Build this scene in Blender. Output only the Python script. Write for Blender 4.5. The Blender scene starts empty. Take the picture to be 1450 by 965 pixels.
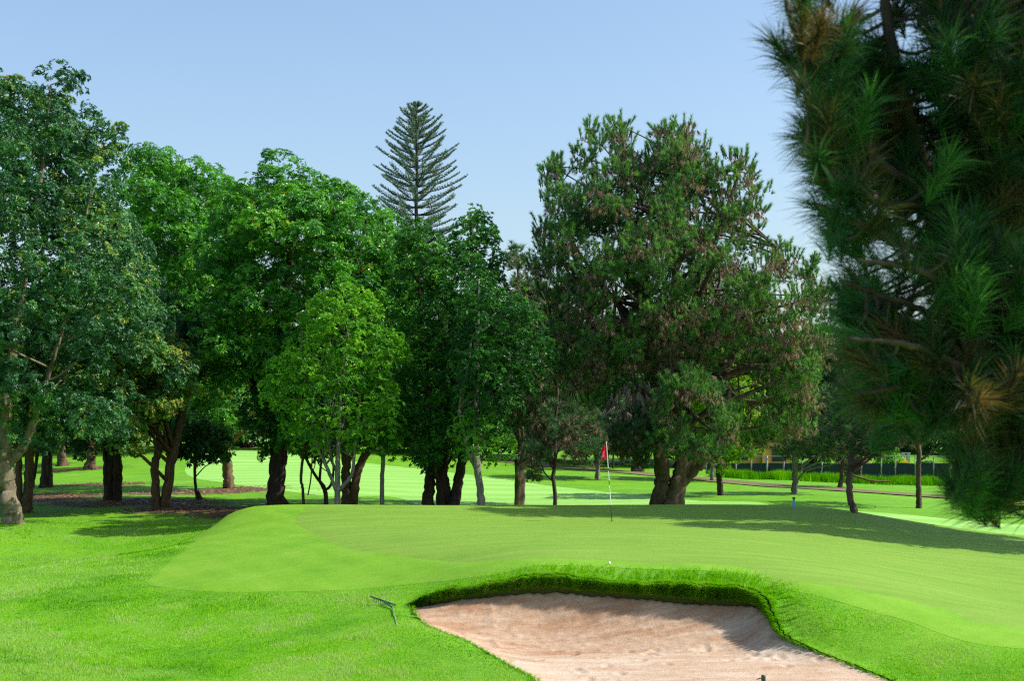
import bpy, math, random
import numpy as np
from mathutils import Vector
from mathutils.geometry import delaunay_2d_cdt

C = bpy.context.scene.collection
F = 2014.0          # focal length of the photograph in its own pixels (50 mm on full frame)
CAMZ = 2.4
HZ = 620.0          # horizon row
R = math.radians
rng = np.random.default_rng(7)

# ------------------------------------------------------------------ helpers
def at(px, py, d):
    return np.array([(px - 725.0) / F * d, d, CAMZ - (py - HZ) / F * d])

def tag(o, label=None, cat=None, group=None, kind=None):
    if label: o['label'] = label
    if cat: o['category'] = cat
    if group: o['group'] = group
    if kind: o['kind'] = kind
    return o

def empty(name, loc, label, cat, group=None):
    o = bpy.data.objects.new(name, None); C.objects.link(o)
    o.location = [float(v) for v in loc]
    o.empty_display_size = 0.3
    return tag(o, label, cat, group)

def link(name, me, parent=None, loc=(0, 0, 0)):
    o = bpy.data.objects.new(name, me); C.objects.link(o)
    o.location = [float(v) for v in loc]
    if parent is not None: o.parent = parent
    return o

def mesh_np(name, V, Fs, mats, attrs=None, smooth=True, midx=None):
    """V (n,3); Fs a list of (m,k) index arrays."""
    me = bpy.data.meshes.new(name)
    V = np.asarray(V, dtype=np.float32)
    if not isinstance(Fs, (list, tuple)): Fs = [Fs]
    Fs = [np.asarray(f, dtype=np.int32) for f in Fs if len(f)]
    me.vertices.add(len(V)); me.vertices.foreach_set('co', V.ravel())
    nl = sum(f.size for f in Fs); nf = sum(len(f) for f in Fs)
    me.loops.add(nl); me.polygons.add(nf)
    me.loops.foreach_set('vertex_index', np.concatenate([f.ravel() for f in Fs]))
    starts = []; off = 0
    for f in Fs:
        starts.append(off + np.arange(len(f)) * f.shape[1]); off += f.size
    me.polygons.foreach_set('loop_start', np.concatenate(starts).astype(np.int32))
    me.polygons.foreach_set('use_smooth', np.full(nf, smooth, dtype=bool))
    for m in (mats if isinstance(mats, (list, tuple)) else [mats]): me.materials.append(m)
    if midx is not None: me.polygons.foreach_set('material_index', np.asarray(midx, dtype=np.int32))
    for k, a in (attrs or {}).items():
        at_ = me.attributes.new(k, 'FLOAT', 'POINT')
        at_.data.foreach_set('value', np.asarray(a, dtype=np.float32))
    me.update(calc_edges=True); me.validate()
    return me

class MB:
    """collects pieces, builds ONE mesh"""
    def __init__(s): s.V = []; s.Q = []; s.T = []; s.n = 0; s.A = []
    def add(s, V, Q=None, T=None, tint=0.5):
        V = np.asarray(V, float)
        s.V.append(V); s.A.append(np.full(len(V), tint) if np.isscalar(tint) else np.asarray(tint))
        if Q is not None and len(Q): s.Q.append(np.asarray(Q) + s.n)
        if T is not None and len(T): s.T.append(np.asarray(T) + s.n)
        s.n += len(V)
    def tube(s, pts, rad, sides=8, cap=True, bump=0.0, tint=0.5):
        pts = np.asarray(pts, float); rad = np.asarray(rad, float); n = len(pts)
        tan = np.gradient(pts, axis=0); tan /= np.linalg.norm(tan, axis=1)[:, None] + 1e-9
        ref = np.array([0, 1.0, 0]) if abs(tan[:, 1]).max() < 0.9 else np.array([1.0, 0, 0])
        if abs(tan @ ref).max() > 0.97: ref = np.array([0.3, 0.2, 0.93])
        U = np.cross(tan, ref); U /= np.linalg.norm(U, axis=1)[:, None] + 1e-9
        W = np.cross(tan, U)
        a = np.arange(sides) / sides * 2 * np.pi
        r = rad[:, None] * np.ones((1, sides))
        if bump: r = r * (1 + bump * (rng.random((n, sides)) - 0.5) + bump * 0.7 * np.sin(a * 3 + rng.random() * 6)[None, :])
        V = pts[:, None, :] + r[..., None] * (np.cos(a)[None, :, None] * U[:, None, :] + np.sin(a)[None, :, None] * W[:, None, :])
        V = V.reshape(-1, 3)
        i = np.arange(n - 1)[:, None] * sides; j = np.arange(sides)[None, :]; k = (j + 1) % sides
        Q = np.stack([i + j, i + k, i + sides + k, i + sides + j], -1).reshape(-1, 4)
        T = None
        if cap:
            V = np.vstack([V, pts[0], pts[-1]])
            c0 = n * sides; jj = np.arange(sides); kk = (jj + 1) % sides
            T = np.vstack([np.stack([kk, jj, np.full(sides, c0)], -1),
                           np.stack([(n - 1) * sides + jj, (n - 1) * sides + kk, np.full(sides, c0 + 1)], -1)])
        s.add(V, Q, T, tint)
    def box(s, lo, hi, tint=0.5):
        lo = np.asarray(lo, float); hi = np.asarray(hi, float)
        V = np.array([[(lo, hi)[i][0], (lo, hi)[j][1], (lo, hi)[k][2]] for i in (0, 1) for j in (0, 1) for k in (0, 1)])
        s.add(V, [[0, 1, 3, 2], [4, 6, 7, 5], [0, 4, 5, 1], [2, 3, 7, 6], [0, 2, 6, 4], [1, 5, 7, 3]], None, tint)
    def build(s, name, mat, parent=None, origin=(0, 0, 0), smooth=True, loc=None):
        V = np.vstack(s.V) - np.asarray(origin, float)
        Fs = []
        if s.Q: Fs.append(np.vstack(s.Q))
        if s.T: Fs.append(np.vstack(s.T))
        me = mesh_np(name, V, Fs, mat, {'tint': np.concatenate(s.A)}, smooth)
        return link(name, me, parent, (0, 0, 0) if loc is None else loc)

def smooth_path(pts, n):
    pts = np.asarray(pts, float); m = len(pts)
    if m == 2: 
        t = np.linspace(0, 1, n)[:, None]; return pts[0] * (1 - t) + pts[1] * t
    P = np.vstack([2 * pts[0] - pts[1], pts, 2 * pts[-1] - pts[-2]])
    out = []
    for u in np.linspace(0, m - 1 - 1e-6, n):
        i = int(u); t = u - i; a, b, c, d = P[i], P[i + 1], P[i + 2], P[i + 3]
        out.append(0.5 * (2 * b + (c - a) * t + (2 * a - 5 * b + 4 * c - d) * t * t + (3 * b - a - 3 * c + d) * t ** 3))
    return np.array(out)

def inside(P, poly):
    P = np.asarray(P); poly = np.asarray(poly); x, y = P[:, 0], P[:, 1]
    r = np.zeros(len(P), bool); n = len(poly)
    for i in range(n):
        x1, y1 = poly[i]; x2, y2 = poly[(i + 1) % n]
        if y1 == y2: continue
        c = ((y1 > y) != (y2 > y)) & (x < (x2 - x1) * (y - y1) / (y2 - y1) + x1)
        r ^= c
    return r

def edge_dist(P, poly, closed=True):
    P = np.asarray(P, float); poly = np.asarray(poly, float); n = len(poly)
    best = np.full(len(P), 1e9); arg = np.zeros(len(P), int); tt = np.zeros(len(P))
    for i in range(n if closed else n - 1):
        a = poly[i]; b = poly[(i + 1) % n]; ab = b - a; L = ab @ ab + 1e-12
        t = np.clip(((P - a) @ ab) / L, 0, 1)
        dd = np.hypot(P[:, 0] - a[0] - t * ab[0], P[:, 1] - a[1] - t * ab[1])
        m = dd < best; best[m] = dd[m]; arg[m] = i; tt[m] = t[m]
    return best, arg, tt

def _h(ix, iy, s):
    n = (ix.astype(np.int64) * 374761393 + iy.astype(np.int64) * 668265263 + s * 1274126177) & 0xffffffff
    n = ((n ^ (n >> 13)) * 1103515245) & 0xffffffff
    n = (n ^ (n >> 16)) & 0xffff
    return n / 65535.0
def vnoise(x, y, s=0):
    ix = np.floor(x); iy = np.floor(y); fx = x - ix; fy = y - iy
    fx = fx * fx * (3 - 2 * fx); fy = fy * fy * (3 - 2 * fy)
    a = _h(ix, iy, s); b = _h(ix + 1, iy, s); c = _h(ix, iy + 1, s); d = _h(ix + 1, iy + 1, s)
    return (a * (1 - fx) + b * fx) * (1 - fy) + (c * (1 - fx) + d * fx) * fy
def fbm(x, y, s=0, o=4):
    r = 0; a = 0.5
    for i in range(o):
        r = r + a * vnoise(x * 2 ** i + 17.3 * i, y * 2 ** i - 9.1 * i, s + i); a *= 0.5
    return r

# ------------------------------------------------------------------ materials
def newmat(name):
    m = bpy.data.materials.new(name); m.use_nodes = True
    nt = m.node_tree; nt.nodes.clear()
    return m, nt, nt.nodes, nt.links
def ramp(nd, stops):
    r = nd.new('ShaderNodeValToRGB'); e = r.color_ramp.elements
    while len(e) < len(stops): e.new(0.5)
    for k, (p, c) in enumerate(stops):
        e[k].position = p; e[k].color = (c[0], c[1], c[2], 1)
    return r
def noise(nd, ln, scale, detail=4, rough=0.55, mapv=None, vec=None):
    n = nd.new('ShaderNodeTexNoise'); n.inputs['Scale'].default_value = scale
    n.inputs['Detail'].default_value = detail; n.inputs['Roughness'].default_value = rough
    if vec is None:
        g = nd.new('ShaderNodeNewGeometry'); vec = g.outputs['Position']
    if mapv:
        mp = nd.new('ShaderNodeMapping'); mp.inputs['Scale'].default_value = mapv
        ln.new(vec, mp.inputs['Vector']); vec = mp.outputs[0]
    ln.new(vec, n.inputs['Vector'])
    return n
def mixc(nd, ln, fac, a, b, mode='MIX'):
    m = nd.new('ShaderNodeMix'); m.data_type = 'RGBA'; m.blend_type = mode
    for s, v in ((m.inputs[0], fac), (m.inputs[6], a), (m.inputs[7], b)):
        if hasattr(v, 'is_linked') or hasattr(v, 'links'): ln.new(v, s)
        elif isinstance(v, (int, float)): s.default_value = v
        else: s.default_value = (v[0], v[1], v[2], 1)
    return m.outputs[2]
def attr(nd, name):
    a = nd.new('ShaderNodeAttribute'); a.attribute_name = name; return a.outputs['Fac']
def finish(nd, ln, col, rough=0.6, bump=None, spec=0.5, bstr=0.3, bdist=0.02):
    p = nd.new('ShaderNodeBsdfPrincipled'); o = nd.new('ShaderNodeOutputMaterial')
    if hasattr(col, 'links'): ln.new(col, p.inputs['Base Color'])
    else: p.inputs['Base Color'].default_value = (*col, 1)
    p.inputs['Roughness'].default_value = rough
    p.inputs['Specular IOR Level'].default_value = spec
    if bump is not None:
        b = nd.new('ShaderNodeBump'); b.inputs['Strength'].default_value = bstr; b.inputs['Distance'].default_value = bdist
        ln.new(bump, b.inputs['Height']); ln.new(b.outputs[0], p.inputs['Normal'])
    ln.new(p.outputs[0], o.inputs[0])
    return p

def leaf_mat(name, stops, trans=0.35, tcol=(1.3, 1.35, 0.5), rough=0.45, spec=0.4):
    m, nt, nd, ln = newmat(name)
    r = ramp(nd, stops); ln.new(attr(nd, 'tint'), r.inputs[0])
    p = nd.new('ShaderNodeBsdfPrincipled'); p.inputs['Roughness'].default_value = rough
    p.inputs['Specular IOR Level'].default_value = spec
    ln.new(r.outputs[0], p.inputs['Base Color'])
    t = nd.new('ShaderNodeBsdfTranslucent')
    ln.new(mixc(nd, ln, 1.0, r.outputs[0], tcol, 'MULTIPLY'), t.inputs['Color'])
    mx = nd.new('ShaderNodeMixShader'); mx.inputs[0].default_value = trans
    ln.new(p.outputs[0], mx.inputs[1]); ln.new(t.outputs[0], mx.inputs[2])
    o = nd.new('ShaderNodeOutputMaterial'); ln.new(mx.outputs[0], o.inputs[0])
    return m
def bark_mat(name, c1, c2, moss=None, scale=6.0):
    m, nt, nd, ln = newmat(name)
    n1 = noise(nd, ln, scale, 6, 0.65, (1, 1, 0.22))
    n2 = noise(nd, ln, scale * 0.35, 3)
    r = ramp(nd, [(0.3, c1), (0.7, c2)]); ln.new(n1.outputs[0], r.inputs[0])
    col = r.outputs[0]
    if moss:
        rr = ramp(nd, [(0.5, (0, 0, 0)), (0.65, (1, 1, 1))]); ln.new(n2.outputs[0], rr.inputs[0])
        col = mixc(nd, ln, rr.outputs[0], col, moss)
    finish(nd, ln, col, 0.9, n1.outputs[0], 0.2, 0.9, 0.06)
    return m
def plain(name, col, rough=0.5, spec=0.4, var=0.12, sc=8.0, metal=0):
    m, nt, nd, ln = newmat(name)
    n = noise(nd, ln, sc, 4)
    r = ramp(nd, [(0.25, [c * (1 - var) for c in col]), (0.75, [c * (1 + var) for c in col])]); ln.new(n.outputs[0], r.inputs[0])
    p = finish(nd, ln, r.outputs[0], rough, n.outputs[0], spec, 0.08, 0.01)
    p.inputs['Metallic'].default_value = metal
    return m
def math_node(nd, ln, op, a, b=None):
    n = nd.new('ShaderNodeMath'); n.operation = op
    for i, v in enumerate((a, b)):
        if v is None: continue
        if hasattr(v, 'links'): ln.new(v, n.inputs[i])
        else: n.inputs[i].default_value = v
    return n.outputs[0]

def lawn_mat(name, dark, mid, light, stripes=None, fine=60.0, bstr=0.5, streak=(1, 1, 1), soil=False, pale=None, worn=False):
    m, nt, nd, ln = newmat(name)
    n1 = noise(nd, ln, 0.55, 5, 0.6, streak); n2 = noise(nd, ln, fine, 3, 0.7); n3 = noise(nd, ln, 4.0, 5, 0.65, streak)
    s = math_node(nd, ln, 'ADD', math_node(nd, ln, 'MULTIPLY', n1.outputs[0], 0.45), math_node(nd, ln, 'MULTIPLY', n3.outputs[0], 0.3))
    s = math_node(nd, ln, 'ADD', s, math_node(nd, ln, 'MULTIPLY', n2.outputs[0], 0.25))
    if stripes:
        ang, wid, amp = stripes
        g = nd.new('ShaderNodeNewGeometry'); mp = nd.new('ShaderNodeMapping'); mp.inputs['Rotation'].default_value = (0, 0, ang)
        ln.new(g.outputs['Position'], mp.inputs['Vector'])
        w = nd.new('ShaderNodeTexWave'); w.wave_type = 'BANDS'; w.bands_direction = 'Y'; w.wave_profile = 'SIN'
        w.inputs['Scale'].default_value = 2 * math.pi / (20 * wid); w.inputs['Distortion'].default_value = .6
        w.inputs['Detail'].default_value = 2; w.inputs['Detail Scale'].default_value = 0.6
        ln.new(mp.outputs[0], w.inputs['Vector'])
        s = math_node(nd, ln, 'ADD', s, math_node(nd, ln, 'MULTIPLY', math_node(nd, ln, 'SUBTRACT', w.outputs['Fac'], 0.5), amp))
    r = ramp(nd, [(0.3, dark), (0.5, mid), (0.72, light)]); ln.new(s, r.inputs[0])
    col = r.outputs[0]
    if worn:
        nw = noise(nd, ln, .8, 6, .7, (.7, 1.3, 1)); rw = ramp(nd, [(.3, (.80, .88, .62)), (.5, (1, 1, 1)), (.7, (1.12, 1.02, 1.1))]); ln.new(nw.outputs[0], rw.inputs[0])
        ng = noise(nd, ln, 9.0, 6, .8, (.35, 1.6, 1)); rg = ramp(nd, [(.3, (.82, .86, .75)), (.52, (1, 1, 1)), (.72, (1.1, 1.06, 1.15))]); ln.new(ng.outputs[0], rg.inputs[0])
        col = mixc(nd, ln, .7, mixc(nd, ln, .7, col, rw.outputs[0], 'MULTIPLY'), rg.outputs[0], 'MULTIPLY')
    if pale:
        np_ = noise(nd, ln, 0.35, 6, 0.7, (1, 0.6, 1)); rp = ramp(nd, [(0.56, (0, 0, 0)), (0.75, (0.7, 0.7, 0.7))]); ln.new(np_.outputs[0], rp.inputs[0])
        col = mixc(nd, ln, rp.outputs[0], col, pale)
    if soil:
        ns = noise(nd, ln, 2.2, 6, 0.75); nl = noise(nd, ln, 14.0, 4, 0.7)
        k = math_node(nd, ln, 'ADD', attr(nd, 'soil'), math_node(nd, ln, 'MULTIPLY', math_node(nd, ln, 'SUBTRACT', ns.outputs[0], 0.5), 1.1))
        rs = ramp(nd, [(0.42, (0, 0, 0)), (0.62, (1, 1, 1))]); ln.new(k, rs.inputs[0])
        rl = ramp(nd, [(0.3, (0.06, 0.035, 0.018)), (0.55, (0.13, 0.075, 0.04)), (0.75, (0.25, 0.15, 0.085))]); ln.new(nl.outputs[0], rl.inputs[0])
        col = mixc(nd, ln, rs.outputs[0], col, rl.outputs[0])
    finish(nd, ln, col, 0.75, n2.outputs[0], 0.25, bstr, 0.03)
    return m
# ------------------------------------------------------------------ terrain
_cp = []
def cp(px, py, d): p = at(px, py, d); _cp.append(p)
def cw(x, y, z): _cp.append(np.array([x, y, z], float))
# green plateau
for a in [(866, 740, 40), (900, 717.5, 48), (720, 717.5, 48), (560, 719, 47.5), (430, 720, 47), (322, 725, 46),
          (1170, 720, 47), (1300, 742, 44), (1450, 765, 40.5), (1450, 800, 34), (1450, 860, 27.5), (1250, 800, 30.5),
          (1100, 780, 30), (900, 800, 27), (700, 800, 27.3), (600, 775, 31), (500, 760, 34.5), (700, 750, 37.5), (1050, 750, 37)]: cp(*a)
# back of the mound falls into a dip
for x, y, z in [(0, 53, -.55), (5, 54, -.6), (-5, 53, -.5), (10, 53, -.7), (-9, 52, -.65), (15, 50, -1.0), (0, 60, -.8), (6, 62, -.75)]: cw(x, y, z)
# far fairway and rough
for a in [(820, 712, 70), (800, 670, 100), (800, 655, 125), (600, 700, 75), (600, 660, 110), (400, 690, 76), (350, 640, 122), (270, 650, 112),
          (1000, 712, 66), (1100, 692, 85), (1250, 702, 76), (1060, 680, 98), (1250, 686, 95), (1100, 674, 110), (1300, 676, 110), (1400, 748, 56), (1500, 720, 72)]: cp(*a)
# left lawn and grove floor
for a in [(210, 830, 30.7), (300, 841, 28.8), (430, 842, 28), (560, 833, 27.6), (240, 775, 42), (150, 730, 60), (15, 742, 55), (100, 690, 80), (130, 665, 104),
          (85, 660, 114), (280, 708, 67), (322, 692, 76), (158, 709, 66), (224, 716, 63), (-100, 720, 66)]: cp(*a)
for x, y, z in [(-14, 39, -1.1), (-10, 46, -.95), (-14, 25, -1.15), (-8, 21, -1.2), (-20, 50, -1.05), (-3, 22, -1.12), (-4, 25.5, -1.0), (-6, 26, -1.08), (-1, 20, -1.17),
                (-8, 16, -.9), (2, 14.5, -.7), (8, 16, -.9), (0, 8, .55), (-8, 6, .7), (8, 6, .7), (0, 0, .8), (0, -12, .8), (-25, 15, -.6), (25, 15, -.5), (-30, 35, -1.0)]: cw(x, y, z)
# round the bunker (natural level, lip not yet counted)
for a in [(760, 812, 25.9), (830, 811, 25.8), (930, 813, 25.6), (1000, 818, 25.2), (1060, 824, 24.9), (1105, 838, 24.4), (1180, 853, 23.9), (1280, 880, 23.0), (1450, 923, 21.8),
          (640, 830, 26.6), (1200, 915, 22.4), (1350, 955, 20.9), (1300, 925, 21.8)]: cp(*a)
for x, y, z in [(8, 19, -1.0), (14, 22, -.9), (20, 30, -.8), (22, 42, -.9)]: cw(x, y, z)
CP = np.array(_cp)
def tps(CPp, lam):
    P = CPp[:, :2]; n = len(P)
    d = np.hypot(P[:, None, 0] - P[None, :, 0], P[:, None, 1] - P[None, :, 1])
    K = np.where(d > 0, d * d * np.log(d + 1e-12), 0) + lam * np.eye(n)
    A = np.zeros((n + 3, n + 3)); A[:n, :n] = K; A[:n, n] = 1; A[:n, n + 1:] = P; A[n, :n] = 1; A[n + 1:, :n] = P.T
    w = np.linalg.solve(A, np.concatenate([CPp[:, 2], np.zeros(3)]))
    def f(x, y):
        x = np.asarray(x, float).ravel(); y = np.asarray(y, float).ravel(); out = np.empty(len(x))
        for i in range(0, len(x), 20000):
            dx = x[i:i + 20000, None] - P[None, :, 0]; dy = y[i:i + 20000, None] - P[None, :, 1]
            r2 = dx * dx + dy * dy
            out[i:i + 20000] = (0.5 * r2 * np.log(r2 + 1e-12)) @ w[:n] + w[n] + w[n + 1] * x[i:i + 20000] + w[n + 2] * y[i:i + 20000]
        return out
    return f
_near = tps(CP, 0.6)

# bunker outline: sand edge (px, py, distance, height of the turf lip above it)
BK = [(578, 862, 26.3, .10), (605, 858, 26.25, .22), (640, 851, 26.2, .27), (700, 843, 26.1, .31), (770, 837, 25.95, .33), (830, 841, 25.75, .36), (900, 846, 25.5, .38), (960, 851, 25.3, .38),
      (1000, 855, 25.15, .38), (1060, 857, 24.85, .36), (1083, 866, 24.45, .33), (1097, 886, 23.8, .24), (1112, 906, 23.2, .12), (1160, 926, 22.4, .045), (1215, 947, 21.5, .04), (1262, 967, 20.75, .04)]
bw = [np.append(at(a, b, d), l) for a, b, d, l in BK]
bw += [np.array(v, float) for v in [(5.6, 19.4, -1.17, .07), (5.0, 18.0, -1.15, .07), (3.4, 17.2, -1.12, .07), (1.6, 17.5, -1.12, .07), (.7, 18.6, -1.15, .06), (.25, 20.0, -1.17, .05)]]
bw += [np.append(at(a, b, d), l) for a, b, d, l in [(757, 966, 20.75, .05), (728, 950, 21.4, .05), (700, 934, 22.1, .05), (665, 914, 23.0, .05), (632, 901, 23.8, .05), (600, 886, 24.8, .05)]]
bw = np.array(bw)
bw[:, 3] = np.where(bw[:, 3] > .15, .05 + bw[:, 3] * .62, bw[:, 3] * .8)
loop = np.vstack([bw, bw[:1]])
BKP = smooth_path(loop, 420)[:-1]          # x, y, sand z, lip
BKP[:, 0] += 0.03 * np.sin(np.arange(419) * 1.7) * rng.random(419); BKP[:, 1] += 0.03 * (rng.random(419) - .5)
BKP[:, 3] *= 1 + np.clip(BKP[:, 3] / .15, 0, 1) * .6 * (fbm(np.arange(419) * .11, np.zeros(419) + .5, 23, 3) - .44)
BPOLY = BKP[:, :2]
bn = np.roll(BPOLY, -1, 0) - np.roll(BPOLY, 1, 0); bn /= np.linalg.norm(bn, axis=1)[:, None]
area = 0.5 * np.sum(BPOLY[:, 0] * np.roll(BPOLY[:, 1], -1) - np.roll(BPOLY[:, 0], -1) * BPOLY[:, 1])
BIN = np.stack([-bn[:, 1], bn[:, 0]], -1) * (1 if area > 0 else -1)      # inward normal

def hgt(x, y):
    """ground level, with the ground pulled to the turf edge close to the bunker"""
    shp = np.shape(x); x = np.asarray(x, float).ravel(); y = np.asarray(y, float).ravel()
    z = _near(x, y)
    r = np.hypot(x, y - 40); t = np.clip((r - 95) / 120, 0, 1); t = t * t * (3 - 2 * t)
    z = np.clip(z, -3, 3) * (1 - t) + 1.6 * t
    m = (np.abs(x - 2) < 9) & (np.abs(y - 22) < 9)
    if m.any():
        d, i, tt = edge_dist(np.stack([x[m], y[m]], -1), BPOLY)
        j = (i + 1) % len(BKP)
        edge = (BKP[i, 2] + BKP[i, 3]) * (1 - tt) + (BKP[j, 2] + BKP[j, 3]) * tt
        w = np.exp(-(d / 0.38) ** 2)
        z[m] = z[m] * (1 - w) + edge * w
    # soft unevenness of the ground
    z = z + 0.04 * (fbm(x * .35, y * .35, 5, 3) - .44) + 0.025 * (fbm(x * 1.7, y * 1.7, 9, 3) - .44)
    return z.reshape(shp) if shp else float(z[0])

def onground(px, py, d0=16.0, d1=150.0):
    d = np.linspace(d0, d1, 2400); x = (px - 725) / F * d; z = CAMZ - (py - HZ) / F * d
    g = z - hgt(x, d); k = np.nonzero(g < 0)[0]
    i = k[0] if len(k) else len(d) - 1
    return np.array([x[i], d[i]])

def cdt(points, poly=None):
    """triangulate; poly = closed loop of extra points kept as constraint edges (they come first)"""
    pts = [Vector((float(a), float(b))) for a, b in (np.vstack([poly, points]) if poly is not None else points)]
    e = [(i, (i + 1) % len(poly)) for i in range(len(poly))] if poly is not None else []
    v, _, f, *_ = delaunay_2d_cdt(pts, e, [], 0, 1e-6)
    return np.array([(a[0], a[1]) for a in v]), np.array([t for t in f if len(t) == 3])

def gridpts(x0, x1, y0, y1, s, jit=.2):
    X, Y = np.meshgrid(np.arange(x0, x1, s), np.arange(y0, y1, s)); P = np.stack([X.ravel(), Y.ravel()], -1)
    return P + (rng.random(P.shape) - .5) * s * jit

G1 = gridpts(-16, 16, 16, 31, .17); G2 = gridpts(-34, 34, 2, 64, .5); G3 = gridpts(-110, 110, -30, 160, 2.2); G4 = gridpts(-700, 700, -400, 1400, 45)
def outbox(P, x0, x1, y0, y1): return P[~((P[:, 0] > x0) & (P[:, 0] < x1) & (P[:, 1] > y0) & (P[:, 1] < y1))]
G2 = outbox(G2, -16, 16, 16, 31); G3 = outbox(G3, -34.5, 34.5, 1.5, 64.5); G4 = outbox(G4, -112, 112, -32, 162)
G = np.vstack([G1, G2, G3, G4])
near = (np.abs(G[:, 0] - 2) < 6) & (np.abs(G[:, 1] - 22) < 7)
keep = np.ones(len(G), bool)
dd, _, _ = edge_dist(G[near], BPOLY); keep[np.nonzero(near)[0][(dd < .05) | inside(G[near], BPOLY)]] = False
G = G[keep]
gv, gf = cdt(G, BPOLY)
cen = gv[gf].mean(1)
gf = gf[~inside(cen, BPOLY)]
gz = hgt(gv[:, 0], gv[:, 1])
ISB = len(BPOLY)
gz[:ISB] = BKP[:, 2] + BKP[:, 3]
# turf face round the bunker: rolls over the edge and drops to below the sand
b = np.arange(ISB); base = len(gv)
over = np.clip(BKP[:, 3] * .12, 0, .05)
lipw = [(over, -.03), (over * .5, -.5), (-.03 + 0 * over, -1.0), (-.05 + 0 * over, -1.6)]
LV = []
for o_, k_ in lipw:
    jit = .012 * (rng.random(ISB) - .5)
    LV.append(np.column_stack([BPOLY + BIN * (o_ + jit)[:, None], gz[:ISB] + k_ * BKP[:, 3] - (.0 if k_ > -1 else .08)]))
V = np.vstack([np.column_stack([gv, gz])] + LV)
Q = []
prev = b
for r_ in range(len(lipw)):
    cur = base + r_ * ISB + b
    Q.append(np.stack([prev, np.roll(prev, -1), np.roll(cur, -1), cur], -1)); prev = cur
# bare, leaf-littered soil under the grove
def blob(x, y, cx, cy, rx, ry): return np.clip(1.25 - np.hypot((x - cx) / rx, (y - cy) / ry), 0, 1)
def soilmask(x, y):
    s = np.zeros(len(x))
    for a in [(-17, 65, 6, 3.2), (-13.5, 61.5, 4.5, 2.2), (-10.5, 59, 4, 3), (-16.5, 73, 5, 3), (-25, 70, 7, 6), (-24, 82, 5, 2.5), (-32, 105, 5, 3), (-7, 58.5, 6, 3.4), (-3, 57, 4, 2.2), (5, 58, 4, 2), (-14, 76, 3, 2)]:
        s = np.maximum(s, blob(x, y, *a))
    return s
soil = np.concatenate([soilmask(gv[:, 0], gv[:, 1]), np.zeros(len(lipw) * ISB)])
face = np.zeros(len(V)); face[base + ISB:] = 1

M_rough = lawn_mat('rough_grass', (0.055, 0.187, 0.003), (0.107, 0.298, 0.003), (0.187, 0.368, 0.015), fine=45, soil=True, pale=(0.235, 0.376, 0.094))
# the cut turf face under the lip is roots and dark soil
m, nt, nd, ln = newmat('turf_edge'); nz = noise(nd, ln, 30, 5, .7)
rr = ramp(nd, [(.3, (.03, .05, .012)), (.6, (.07, .09, .02)), (.8, (.16, .11, .06))]); ln.new(nz.outputs[0], rr.inputs[0])
finish(nd, ln, rr.outputs[0], .9, nz.outputs[0], .1, .8, .03); M_turf = m
Qs = np.vstack(Q)
mid = np.concatenate([np.ones(len(Qs), int), np.zeros(len(gf), int)])
me = mesh_np('ground', V, [Qs, gf], [M_rough, M_turf], {'soil': soil}, True, mid)
tag(link('ground', me), 'mown lawn ground under the trees and around the green', kind='structure')

# sand
sp = BPOLY - BIN * .09
S = gridpts(-2.4, 6.2, 16.8, 27, .045)
ins = inside(S, BPOLY); S = S[ins]; dS, iS, tS = edge_dist(S, BPOLY)
S = S[dS > .02]
scp = [(*BKP[i, :3],) for i in range(0, len(BKP), 9)]
for a in [(640, 893, 25.1), (700, 903, 24.95), (770, 908, 24.85), (830, 907, 24.75), (900, 906, 24.55), (960, 906, 24.35), (1010, 905, 24.2), (1055, 905, 24.0), (1085, 914, 23.4), (1120, 930, 22.6),
          (640, 870, 25.75), (700, 872, 25.65), (770, 872, 25.6), (830, 874, 25.42), (900, 876, 25.2), (960, 880, 24.98), (1010, 880, 24.8), (1050, 880, 24.55), (700, 890, 25.3), (770, 893, 25.2), (830, 894, 25.05), (900, 894, 24.85), (960, 896, 24.62), (1010, 896, 24.45),
          (680, 918, 23.6), (720, 930, 23.1), (800, 935, 22.9), (900, 935, 22.8), (1000, 935, 22.6), (1080, 940, 22.1), (1150, 950, 21.5), (800, 962, 21.2), (900, 965, 21.0), (1000, 965, 20.9), (1100, 963, 20.9), (1180, 966, 20.7)]: scp.append(tuple(at(*a)))
for x, y in [(1.5, 19.5), (3, 19.5), (4.3, 19.5), (2.5, 18.3), (4, 18.5)]: scp.append((x, y, -1.24))
sand_base = tps(np.array(scp), 0.01)
sv, sf = cdt(S, sp)
sf = sf[inside(sv[sf].mean(1), sp)]
sz = sand_base(sv[:, 0], sv[:, 1])
ds, _, _ = edge_dist(sv, BPOLY)
backdist = np.clip((sv[:, 1] - 24.0) / .8, 0, 1)                # 1 on the steep back face
clod = fbm(sv[:, 0] * 11, sv[:, 1] * 11, 31, 3); lump = fbm(sv[:, 0] * 3.2, sv[:, 1] * 3.2, 33, 3)
runs = fbm(sv[:, 0] * 7 + sv[:, 1] * 1.5, sv[:, 1] * 1.6, 35, 3)
w = np.clip(ds / .1, 0, 1)
sz = sz + w * (.012 * (lump - .44) + (.010 + .03 * backdist) * np.maximum(clod - .5, 0) * 2 + .016 * backdist * (runs - .44))
foot = np.exp(-((sv[:, 1] - 24.0 + .22 * (sv[:, 0] - 2) * .8) / .35) ** 2)
sz = sz + w * (foot + .5 * backdist) * .055 * np.maximum(fbm(sv[:, 0] * 12, sv[:, 1] * 12, 41, 2) - .4, 0) * 2
# rake furrows on the floor
sz = sz + w * (1 - backdist) * .008 * np.sin(sv[:, 1] * 52 + 2.5 * np.sin(sv[:, 0] * .9) + 4 * lump)
sz[:ISB] = BKP[:, 2] - .055 * np.clip(BKP[:, 3] / .2, .05, 1) + .3 * BKP[:, 3] * (BKP[:, 3] < .09)
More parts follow.
